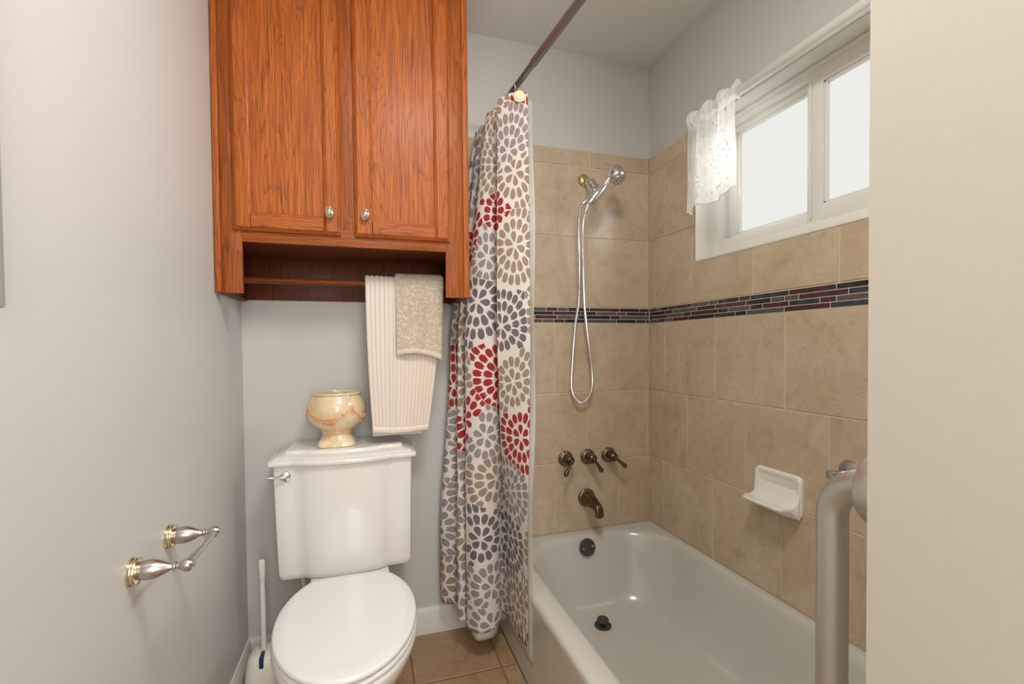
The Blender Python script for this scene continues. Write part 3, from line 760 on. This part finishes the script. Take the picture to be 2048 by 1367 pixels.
# valves
def valve(x, label, tip):
    v = thing('valve_handle', label, 'tap', (x, -TH, .661), 'tub valve handles')
    bm = newmesh(); lathe(bm, [(.0345, 0), (.0345, .003), (.0325, .0055), (.0295, .0065), (.0295, .009), (.027, .012), (.021, .0145), (.012, .0155)], (x, -TH, .661), (0, -1, 0), 36)
    obj('escutcheon', bm, abrass_l, v, 40)
    bm = newmesh(); lathe(bm, [(.012, .012), (.0165, .019), (.0145, .022), (.013, .026), (.018, .031), (.0215, .038), (.022, .045), (.0205, .052), (.016, .058), (.009, .062), (.008, .065), (.0085, .067), (.0085, .073), (.0055, .077), (.0, .078)], (x, -TH, .661), (0, -1, 0), 28)
    obj('hub', bm, abrass, v, 50)
    base = Vector((x, -TH-.069, .661)); t = Vector(tip)
    pts = [base.lerp(t, k/12) for k in range(13)]
    bm = newmesh(); tube(bm, pts, [.0072, .0075, .0060, .0056, .0074, .0060, .0064, .0072, .0082, .0094, .0104, .0094, .0045], 16); obj('lever', bm, abrass, v, 60)
valve(1.256, 'antique brass tub handle on the left, lever turned down-left', (1.222, -.078, .602))
valve(1.363, 'antique brass tub handle in the middle of the three', (1.400, -.078, .606))
valve(1.467, 'antique brass tub handle nearest the tiled corner', (1.517, -.078, .617))
sp = thing('tub_spout', 'antique brass tub spout below the three handles', 'spout', (1.357, -TH, .477))
bm = newmesh(); lathe(bm, [(.041, 0), (.041, .004), (.0385, .007), (.036, .008), (.036, .010), (.033, .012), (.020, .013)], (1.357, -TH, .477), (0, -1, 0), 40); obj('escutcheon', bm, abrass_l, sp, 40)
bm = newmesh(); rings = []
for y, zc, hw_, hz in ((-.010, .477, .030, .031), (-.022, .477, .030, .0305), (-.045, .476, .0275, .028), (-.07, .474, .0235, .0235), (-.092, .471, .0205, .0205), (-.108, .467, .019, .0195), (-.122, .461, .0180, .0215), (-.132, .452, .0172, .0205), (-.137, .444, .0165, .0150), (-.139, .4375, .0155, .0085)):
    ring = []
    for i in range(28):
        a = 2*PI*i/28; c, s = math.cos(a), math.sin(a); q = (abs(c)**2.6+abs(s)**2.6)**(-1/2.6)
        ring.append((1.357+hw_*q*c, y, zc+hz*q*s))
    rings.append(ring)
loft(bm, rings); spb = obj('spout_body', bm, abrass, sp, 45)
bm = newmesh(); loft(bm, [[(1.357+.0155*math.cos(2*PI*i/24), -.122+.0160*math.sin(2*PI*i/24), z) for i in range(24)] for z in (.450, .4275)]); obj('spout_outlet', bm, abrass_l, sp, 40)

# soap dish on the long wall
XS = W-TH
sd = newmesh()
rings = []
ya, yb3, z0, z1 = -.812, -.632, .618, .750
def sring(x, z_lo, z_hi, ins, rad): 
    return [Vector((x, p.x, p.y)) for p in rrect(ya+ins, yb3-ins, z_lo, z_hi, rad, 0, 8, 6)]
loft(sd, [sring(XS, z0, z1, 0, .020), sring(XS-.006, z0, z1, 0, .020), sring(XS-.0105, z0+.002, z1-.002, .003, .018), sring(XS-.012, z0+.006, z1-.006, .007, .015), sring(XS-.011, z0+.012, z1-.014, .016, .012), sring(XS-.0075, z0+.016, z1-.019, .021, .010)])
soap = thing('soap_dish', 'white ceramic soap dish fixed to the tiled wall above the tub', 'soap dish', (XS, -.72, .68))
obj('back_plate', sd, soap_m, soap, 50)
bm = newmesh(); rings = []
for k in range(19):
    s_ = k/18; y = ya+.004+(yb3-ya-.008)*s_
    e = 1-abs(2*s_-1)**9*.5     # outline bows at the ends
    endr = .012*(abs(2*s_-1)**8)
    dep = .075*e
    pr = [(0, .706), (.006, .694), (.012, .678), (.021, .6655), (.036, .6580), (.052, .6545), (.066, .6545), (.076, .656), (.0815, .6565), (.085, .6535), (.0835, .6485), (.074, .6440), (.055, .6330), (.030, .6240), (.012, .6195), (0, .6180)]
    lift = .0
    groove = .0035*(1 if (k % 2) else 0)*(0 < k < 18)
    ring = []
    for i_, (dx, z) in enumerate(pr):
        zz = z+(lift if 2 <= i_ <= 10 else 0)
        if 4 <= i_ <= 7: zz += groove
        ring.append(Vector((XS-.009-dx*dep/.085, y, zz)))
    rings.append(ring)
loft(bm, rings); obj('tray', bm, soap_m, soap, 60)

# peg on the long wall
pg = thing('wall_peg', 'small brushed nickel peg on the tiled wall behind the grab bar', 'hook', (XS, -.945, .80))
bm = newmesh(); lathe(bm, [(.031, 0), (.031, .003), (.029, .007), (.022, .010), (.0, .011)], (XS, -.955, .806), (-1, 0, 0), 32); obj('peg_rosette', bm, nickel, pg, 40)
bm = newmesh(); lathe(bm, [(.010, .008), (.010, .060), (.0125, .061), (.0135, .064), (.0135, .068), (.012, .071), (0, .0715)], (XS, -.950, .800), (-1, 0, 0), 24); obj('peg_post', bm, nickel, pg, 40)

# grab bar on the end wall
gb = thing('grab_bar', 'thick vertical brushed steel grab bar at the tub\'s near end', 'grab bar', (.99, YN, .99))
GX, GY = .984, YN+.072
bm = newmesh(); lathe(bm, [(.0425, 0), (.0425, .015), (.0405, .018), (.0200, .0185)], (GX, YN, .990), (0, 1, 0), 48); obj('flange_cover', bm, steel, gb, 35)
bm = newmesh(); lathe(bm, [(.0425, 0), (.0425, .015), (.0405, .018), (.0200, .0185)], (GX, YN, .385), (0, 1, 0), 48); obj('flange_cover', bm, steel, gb, 35)
pts = [Vector((GX, YN+.003, .990))]
pts.append(Vector((GX, YN+.016, .990)))
for k in range(0, 13):
    a = PI/2*k/12; pts.append(Vector((GX, GY-.050+.050*math.sin(a), .990-.050+.050*math.cos(a))))
for k in range(1, 8): pts.append(Vector((GX, GY, .940-(.940-.435)*k/8)))
for k in range(12, -1, -1):
    a = PI/2*k/12; pts.append(Vector((GX, GY-.050+.050*math.sin(a), .385+.050-.050*math.cos(a))))
pts.append(Vector((GX, YN+.003, .385)))
bm = newmesh(); tube(bm, pts, .0178, 32); obj('bar_tube', bm, steel, gb, 60)

# ------------------------------------------------------------------ curtain rod, hooks, curtain
rod = thing('shower_curtain_rod', 'dark metal tension rod carrying the shower curtain', 'curtain rod', (.9, 0, 2.045))
def rodp(y): return Vector((.898+(-y)*.084, y, 2.045))
bm = newmesh(); tube(bm, [rodp(-.008), rodp(-.50)], .0105, 24); tube(bm, [rodp(-.50), rodp(-.505), rodp(-.508)], [.0135, .0135, .0128], 24); obj('rod_inner_tube', bm, rod_m, rod, 40)
bm = newmesh(); tube(bm, [rodp(-.505), rodp(YN+.008)], .0128, 24); obj('rod_outer_tube', bm, rod_m, rod, 40)
bm = newmesh(); lathe(bm, [(.018, 0), (.018, .02), (.013, .022)], rodp(-TH), (0, -1, 0), 24); obj('end_cap', bm, plastic, rod, 40); bm = newmesh(); lathe(bm, [(.018, 0), (.018, .02), (.013, .022)], rodp(YN+.001), (0, 1, 0), 24); obj('end_cap', bm, plastic, rod, 40)

HK = [(-.375, 'cream rosette shower curtain hook nearest the camera'), (-.27, 'shower curtain hook on the rod just behind the nearest hook'), (-.16, 'middle shower curtain hook, inside the gathered folds'), (-.07, 'shower curtain hook closest to the back wall')]
for yy, lb in HK:
    c = rodp(yy); hk = thing('curtain_hook', lb, 'curtain hook', c, 'shower curtain hooks')
    bm = newmesh(); pts = []
    for k in range(25):
        a = math.radians(-60+300*k/24); pts.append(c+Vector((math.sin(a)*.0165, .006*math.sin(a*1.0), .0165*math.cos(a))))
    pts += [c+Vector((-.012, -.004, -.022)), c+Vector((-.010, -.009, -.045))]
    tube(bm, pts, .0011, 8); obj('hook_wire', bm, nickel, hk, 60)
    bm = newmesh(); fc = c+Vector((-.003, -.020, -.056)); lathe(bm, [(.012, 0), (.0195, .002), (.0205, .005), (.018, .008), (.013, .0078), (.012, .010), (.007, .0095), (.0, .012)], fc, (-.3, -1, .0), 24); obj('hook_rosette', bm, cream_pl, hk, 40)

def curtain_mat():
    k = NT('floral_curtain_print')
    uvn = k.n('ShaderNodeUVMap'); uvn.uv_map = 'cloth'
    uv = uvn.outputs[0]
    SC = 5.0; wd = .040
    def vor(vec, feat):
        nd = k.n('ShaderNodeTexVoronoi', {'Scale': SC, 'Randomness': .72}, feature=feat, voronoi_dimensions='2D'); k.set(nd.inputs['Vector'], vec); return nd
    v = vor(uv, 'F1')
    P_ = v.outputs['Position']   # cell centre (in scaled space?)
    d = k.vm('SUBTRACT', uv, P_)
    r_ = k.vm('LENGTH', d)
    sx = k.n('ShaderNodeSeparateXYZ', {'Vector': d})
    th = k.math('ADD', k.math('ARCTAN2', sx.outputs[1], sx.outputs[0]), PI)
    cs = k.n('ShaderNodeSeparateColor'); k.set(cs.inputs[0], v.outputs['Color'])
    rnd = cs.outputs[0]
    # rings are a little smaller for some flowers
    wv = k.math('ADD', wd, k.math('MULTIPLY', cs.outputs[1], .005))
    rs_ = k.math('DIVIDE', k.math('SUBTRACT', r_, .006), wv)
    ki = k.math('FLOOR', rs_)
    Np = k.math('ADD', k.math('MULTIPLY', ki, 9.0), 6.0)
    phs = k.math('ADD', k.math('MULTIPLY', th, k.math('DIVIDE', Np, 2*PI)), k.math('MULTIPLY', k.math('ADD', rnd, ki), .37))
    idx = k.math('FLOOR', phs)
    fr_ = k.math('SUBTRACT', k.math('SUBTRACT', phs, idx), .5)
    rc = k.math('ADD', k.math('MULTIPLY', k.math('ADD', ki, .5), wv), .006)
    tl = k.math('MULTIPLY', fr_, k.math('DIVIDE', k.math('MULTIPLY', rc, 2*PI), Np))
    ql = k.math('SUBTRACT', r_, rc)
    # random petal length
    cellv = k.n('ShaderNodeCombineXYZ', {'X': idx, 'Y': ki, 'Z': k.math('MULTIPLY', rnd, 50)})
    wn = k.n('ShaderNodeTexWhiteNoise', noise_dimensions='3D'); k.set(wn.inputs['Vector'], cellv)
    ln = k.math('MULTIPLY', wv, k.math('ADD', .44, k.math('MULTIPLY', wn.outputs['Value'], .07)))
    wdt = k.math('ADD', .0102, k.math('MULTIPLY', k.math('MINIMUM', ki, 1.0), .0018))
    wdt = k.math('MULTIPLY', wdt, k.math('ADD', 1.0, k.math('MULTIPLY', ql, 4.0)))
    e2 = k.math('ADD', k.math('POWER', k.math('ABSOLUTE', k.math('DIVIDE', ql, ln)), 2.0), k.math('POWER', k.math('ABSOLUTE', k.math('DIVIDE', tl, wdt)), 2.0))
    ins = k.math('LESS_THAN', e2, 1.0)
    # notch at the inner end
    nq = k.math('DIVIDE', k.math('ADD', ql, ln), .007); nt = k.math('DIVIDE', tl, .0034)
    notch = k.math('GREATER_THAN', k.math('ADD', k.math('POWER', k.math('ABSOLUTE', nq), 2.0), k.math('POWER', k.math('ABSOLUTE', nt), 2.0)), 1.0)
    ins = k.math('MULTIPLY', ins, notch)
    ins = k.math('MULTIPLY', ins, k.math('GREATER_THAN', ki, -.5))
    # keep whole petals only: the petal's centre must lie well inside this flower's cell
    tc = k.math('DIVIDE', k.math('MULTIPLY', k.math('SUBTRACT', k.math('ADD', idx, .5), k.math('MULTIPLY', k.math('ADD', rnd, ki), .37)), 2*PI), Np)
    tc = k.math('SUBTRACT', tc, PI)
    pc = k.n('ShaderNodeCombineXYZ', {'X': k.math('MULTIPLY', rc, k.math('COSINE', tc)), 'Y': k.math('MULTIPLY', rc, k.math('SINE', tc))})
    pcw = k.vm('ADD', P_, pc.outputs[0])
    v2 = vor(pcw, 'F1'); same = k.math('LESS_THAN', k.vm('DISTANCE', v2.outputs['Position'], P_), .002)
    ve = vor(pcw, 'DISTANCE_TO_EDGE'); far = k.math('GREATER_THAN', ve.outputs['Distance'], .0006*SC)
    ins = k.math('MULTIPLY', k.math('MULTIPLY', ins, same), far)
    # small leftover petals that would be cut by the cell edge are trimmed with a white rim
    ve1 = vor(uv, 'DISTANCE_TO_EDGE'); rim = k.math('GREATER_THAN', ve1.outputs['Distance'], .0009*SC)
    ins = k.math('MULTIPLY', ins, rim)
    ccol = k.ramp(rnd, [(0, srgb(168, 28, 34)), (.26, srgb(163, 142, 125)), (.58, srgb(158, 146, 146)), (.86, srgb(116, 106, 110))])
    nd = k.t.nodes[-1]; nd.color_ramp.interpolation = 'CONSTANT'
    # flower centre dot for part of the flowers
    wv2 = k.noise(k.vm('MULTIPLY', uv, (900, 900, 1)), 1, 2)
    c = k.mix(ins, srgb(238, 228, 220), ccol)
    c = k.mix(k.math('MULTIPLY', wv2, .12), c, srgb(120, 105, 100))
    k.base(c); k.rough(.8); k.b.inputs['Sheen Weight'].default_value = .1
    k.bump(wv2, .15, .0006)
    # fabric lets a little light through
    tr = k.n('ShaderNodeBsdfTranslucent'); k.set(tr.inputs['Color'], c)
    mx = k.n('ShaderNodeMixShader', {'Fac': .15}); k.set(mx.inputs[1], k.b.outputs[0]); k.set(mx.inputs[2], tr.outputs[0]); k.set(k.out.inputs['Surface'], mx.outputs[0])
    return k.m
cur_m = curtain_mat()
def liner_mat(name, col):
    k = NT(name); k.base(col); k.rough(.35)
    tr = k.n('ShaderNodeBsdfTranslucent', {'Color': col}); mx = k.n('ShaderNodeMixShader', {'Fac': .35})
    k.set(mx.inputs[1], k.b.outputs[0]); k.set(mx.inputs[2], tr.outputs[0]); k.set(k.out.inputs['Surface'], mx.outputs[0]); return k.m
lin_m = liner_mat('white_vinyl_liner', srgb(236, 232, 224))
# plan curves, from the near free edge to the back wall, at several heights
PLAN = {
 'top': [(.925,-.335), (.942,-.375), (.951,-.405), (.915,-.385), (.872,-.345), (.868,-.33), (.888,-.30), (.893,-.265), (.880,-.255), (.862,-.243), (.856,-.228), (.872,-.20), (.890,-.17), (.874,-.145), (.859,-.135), (.862,-.115), (.885,-.095), (.870,-.075), (.855,-.062), (.860,-.045), (.885,-.030)],
 'mid': [(.920,-.345), (.938,-.385), (.948,-.420), (.905,-.398), (.861,-.358), (.856,-.345), (.875,-.315), (.880,-.285), (.850,-.290), (.795,-.262), (.768,-.225), (.785,-.185), (.800,-.160), (.780,-.150), (.757,-.150), (.760,-.125), (.785,-.100), (.765,-.085), (.742,-.075), (.748,-.055), (.78,-.035)],
 'bot': [(.927,-.385), (.9295,-.405), (.929,-.420), (.9265,-.330), (.926,-.235), (.922,-.190), (.908,-.170), (.900,-.205), (.865,-.250), (.805,-.262), (.768,-.215), (.775,-.175), (.785,-.155), (.772,-.178), (.745,-.178), (.742,-.150), (.770,-.115), (.735,-.105), (.700,-.085), (.697,-.055), (.735,-.030)]}
def crv(pl, n): return catmull([(x, y, 0) for x, y in pl], n)
NS = 12
CT, CM, CB = crv(PLAN['top'], NS), crv(PLAN['mid'], NS), crv(PLAN['bot'], NS)
ncol = len(CT)
arc = [0]
for i in range(1, ncol): arc.append(arc[-1]+((CM[i]-CM[i-1]).length+(CT[i]-CT[i-1]).length*0+(CB[i]-CB[i-1]).length)/2)
def plan_at(i, z):
    if z >= 1.2:
        t = (2.0-z)/.8; t = max(0, min(1, t)); t = t**.8
        p = CT[i].lerp(CM[i], t)
    else:
        t = (1.2-z)/.82; t = max(0, min(1, t)); t = t*t*(3-2*t)
        p = CM[i].lerp(CB[i], t)
    wob = noise.noise(Vector((i*.05, z*3.1, 1.7)))*.006*min(1, max(0, (2.0-z)*4))*(1 if z > .45 else .15)
    return Vector((p.x+wob*.6, p.y+wob, 0))
def curtain(name, m, i0, i1, ztop, zbot, off, parent, uoff=0, thick=.0012):
    bm = newmesh(); uvl = bm.loops.layers.uv.new('cloth')
    nz = 150; G_ = []
    for j in range(nz+1):
        row = []
        for i in range(i0, i1+1):
            zt_ = ztop(i); zb_ = zbot(i)
            z = zt_+(zb_-zt_)*j/nz
            p = plan_at(i, z); row.append(bm.verts.new((p.x+off[0], p.y+off[1], z)))
        G_.append(row)
    for j in range(nz):
        for i in range(i1-i0):
            fce = bm.faces.new((G_[j][i], G_[j][i+1], G_[j+1][i+1], G_[j+1][i]))
            for lp, (ii, jj) in zip(fce.loops, ((i, j), (i+1, j), (i+1, j+1), (i, j+1))):
                lp[uvl].uv = (arc[ii+i0]*1.0+uoff, G_[jj][ii].co.z)
    me = bpy.data.meshes.new(name); bm.normal_update(); bm.to_mesh(me); bm.free(); me.materials.append(m); me.shade_smooth()
    o = bpy.data.objects.new(name, me); COL.objects.link(o); o.parent = parent; o.matrix_parent_inverse = Matrix.Translation(-parent.location)
    md = o.modifiers.new('solid', 'SOLIDIFY'); md.thickness = thick; md.offset = 0
    return o
sc = thing('shower_curtain', 'patterned shower curtain of red, grey and taupe petals drawn to the back wall', 'shower curtain', (.9, -.25, .1))
def ctop(i):
    y = CT[i].y; x = CT[i].x
    return 2.004 + .006*math.cos((y+.375)*2*PI/.105)
def cbot(i):
    k = i/(ncol-1)
    return .128 if k < .33 else (.118 if k < .6 else (.125 if k < .82 else .155))
def cbot_s(i):
    return sum(cbot(max(0, min(ncol-1, i+q))) for q in range(-6, 7))/13
cb_ = curtain('curtain_cloth', cur_m, 0, ncol-1, ctop, cbot_s, (0, 0), sc, .33)
ln_ = thing('curtain_liner', 'white vinyl shower liner hanging behind the patterned curtain', 'curtain liner', (.93, -.35, .09))
# the liner follows the curtain on its tub side and shows past its edge and below its middle fold
LT = [(.962,-.425), (.950,-.395), (.925,-.372), (.900,-.335), (.902,-.29), (.905,-.26), (.895,-.24), (.885,-.215), (.897,-.18), (.900,-.15), (.88,-.12), (.895,-.08), (.892,-.04)]
LM = [(.962,-.430), (.950,-.400), (.915,-.375), (.885,-.335), (.893,-.295), (.880,-.275), (.83,-.265), (.795,-.230), (.81,-.18), (.81,-.15), (.79,-.13), (.80,-.09), (.80,-.035)]
LB = [(.9335,-.455), (.9325,-.42), (.9315,-.36), (.931,-.26), (.928,-.19), (.912,-.150), (.865,-.238), (.800,-.248), (.785,-.20), (.795,-.15), (.785,-.13), (.79,-.09), (.80,-.035)]
def liner():
    T_, M_, B_ = crv(LT, 10), crv(LM, 10), crv(LB, 10); n_ = len(T_)
    bm = newmesh(); nz = 110; G_ = []
    for j in range(nz+1):
        row = []
        for i in range(n_):
            k = i/(n_-1)
            zb_ = .098 if k < .36 else .085
            ztp = 2.0-.0*k
            if k < .16: ztp = 1.965+.035*(k/.16)
            z = ztp+(zb_-ztp)*j/nz
            if z >= 1.2: p = T_[i].lerp(M_[i], max(0, min(1, (2-z)/.8)))
            else:
                t = max(0, min(1, (1.2-z)/.84)); t = t*t*(3-2*t); p = M_[i].lerp(B_[i], t)
            e = max(0, 1-k/.06)
            x_ = p.x+.004*e*math.sin(z*9)+(.006*e*math.exp(-((z-.45)/.12)**2))
            row.append(bm.verts.new((x_, p.y, z)))
        G_.append(row)
    for j in range(nz):
        for i in range(n_-1): bm.faces.new((G_[j][i], G_[j][i+1], G_[j+1][i+1], G_[j+1][i]))
    o = obj('liner_sheet', bm, lin_m, ln_, 0); o.data.shade_smooth()
    md = o.modifiers.new('solid', 'SOLIDIFY'); md.thickness = .0008; md.offset = 0
liner()

# ------------------------------------------------------------------ window valance
vr = newmesh(); rings = []
for y in (-.338, -.345, -1.30): 
    a = .6 if y == -.338 else 1
    rings.append([(W-.040-.013*math.cos(2*PI*k/20)*a, y, 2.021+.0165*math.sin(2*PI*k/20)*a) for k in range(20)])
loft(vr, rings)
box(vr, W-.045, W+.0, -.352, -.338, 2.010, 2.032, .002)
vrod = tag(obj('valance_rod', vr, vinyl, None, 40), 'white curtain rod across the top of the window', 'curtain rod')
def sheer():
    k = NT('sheer_white_voile'); k.base(srgb(243, 241, 236)); k.rough(.8)
    tr = k.n('ShaderNodeBsdfTranslucent', {'Color': srgb(215, 213, 208)}); tp_ = k.n('ShaderNodeBsdfTransparent')
    m1 = k.n('ShaderNodeMixShader', {'Fac': .22}); k.set(m1.inputs[1], k.b.outputs[0]); k.set(m1.inputs[2], tr.outputs[0])
    nz = k.noise(k.coord(), 35, 3)
    m2 = k.n('ShaderNodeMixShader'); k.set(m2.inputs[0], k.math('ADD', .42, k.math('MULTIPLY', nz, .3))); k.set(m2.inputs[1], tp_.outputs[0]); k.set(m2.inputs[2], m1.outputs[0])
    k.set(k.out.inputs['Surface'], m2.outputs[0]); return k.m
sheer_m = sheer()
voile_thick = simple('gathered_voile', srgb(236, 234, 229), .8, bump=(90, .5))
val = thing('window_valance', 'bunched sheer white embroidered valance at the left end of the window', 'curtain', (W-.05, -.47, 1.7))
YA, YZ = -.349, -.592
def vx(u_, z):
    t = (2.03-z)/.35
    fold = .008*math.sin(u_*2*PI*5.0+1.2*noise.noise(Vector((u_*3, z*4, 0))))*(1.2-.5*max(0, min(1, t)))
    fold += .010*math.sin(u_*2*PI*2+.6)
    return W-.062-.010*max(0, t)+fold*.8
def vy(u_, z):
    t = max(0, min(1, (2.0-z)/.3))
    return YA+.004*math.sin(t*6)+(YZ-YA)*(u_+.022*t*math.sin(u_*7+z*9)) - .012*t*u_
def vbot(u_):
    return 1.672+.010*math.sin(u_*PI*2.2+.4)-.028*math.exp(-((u_-.10)/.07)**2)+.012*u_
bm = newmesh(); nu, nv = 120, 60; G_ = []
for j in range(nv+1):
    row = []
    for i in range(nu+1):
        u_ = i/nu; zb_ = vbot(u_); z = 2.006+(zb_-2.006)*j/nv; row.append(bm.verts.new((vx(u_, z), vy(u_, z), z)))
    G_.append(row)
for j in range(nv):
    for i in range(nu): bm.faces.new((G_[j][i], G_[j][i+1], G_[j+1][i+1], G_[j+1][i]))
obj('valance_cloth', bm, sheer_m, val, 80)
# ruffled rod pocket header: tube of gathered cloth round the rod with a frill above
bm = newmesh(); rings = []
for i in range(nu+1):
    u_ = i/nu; y = YA+.010+(YZ-YA-.006)*u_; ring = []
    lump = 1+.22*math.sin(u_*2*PI*3.1+.4)
    for k in range(22):
        a = 2*PI*k/22; rr = .0215*lump*(1+.10*math.sin(u_*2*PI*17+a*2)+.08*noise.noise(Vector((u_*14, a, 2))))
        up = max(0, math.sin(a))**2*.012*lump
        ring.append((W-.042+rr*math.cos(a)*.85, y+.004*math.sin(a*3+u_*30), 2.022+rr*math.sin(a)+up))
    rings.append(ring)
loft(bm, rings); obj('gathered_header', bm, voile_thick, val, 80)
bm = newmesh(); tube(bm, [Vector((vx(i/nu, vbot(i/nu)), vy(i/nu, vbot(i/nu)), vbot(i/nu)))+Vector((-.001, 0, 0)) for i in range(nu+1)], .0016, 6); obj('hem', bm, simple('voile_hem', srgb(240, 238, 232), .8), val)
emb = simple('grey_embroidery', srgb(170, 168, 160), .7)
bm = newmesh(); random.seed(3)
def von(u_, z, out=.0015): return Vector((vx(u_, z)-out, vy(u_, z), z))
def leaf(u_, z, ang, ln):
    c = von(u_, z); n = 6; pts = []
    for k in range(n+1):
        t = k/n-.5; pts.append(c+Vector((0, -math.cos(ang)*ln*t, math.sin(ang)*ln*t)))
    tube(bm, pts, [.0003+.0014*math.sin(PI*k/n) for k in range(n+1)], 6)
for k in range(34):
    leaf(random.uniform(.04, .97), random.uniform(1.70, 1.98), random.uniform(0, PI), random.uniform(.007, .014))
for (ua, za, cx) in ((.50, 1.86, .12), (.62, 1.76, .18), (.30, 1.78, .1), (.8, 1.9, .1)):
    pts = [von(ua+cx*t+.03*math.sin(t*7), za-.06*t+.012*math.sin(t*9)) for t in [q/16 for q in range(17)]]
    tube(bm, pts, .0006, 5)
obj('embroidery', bm, emb, val, 60, kind='stuff')
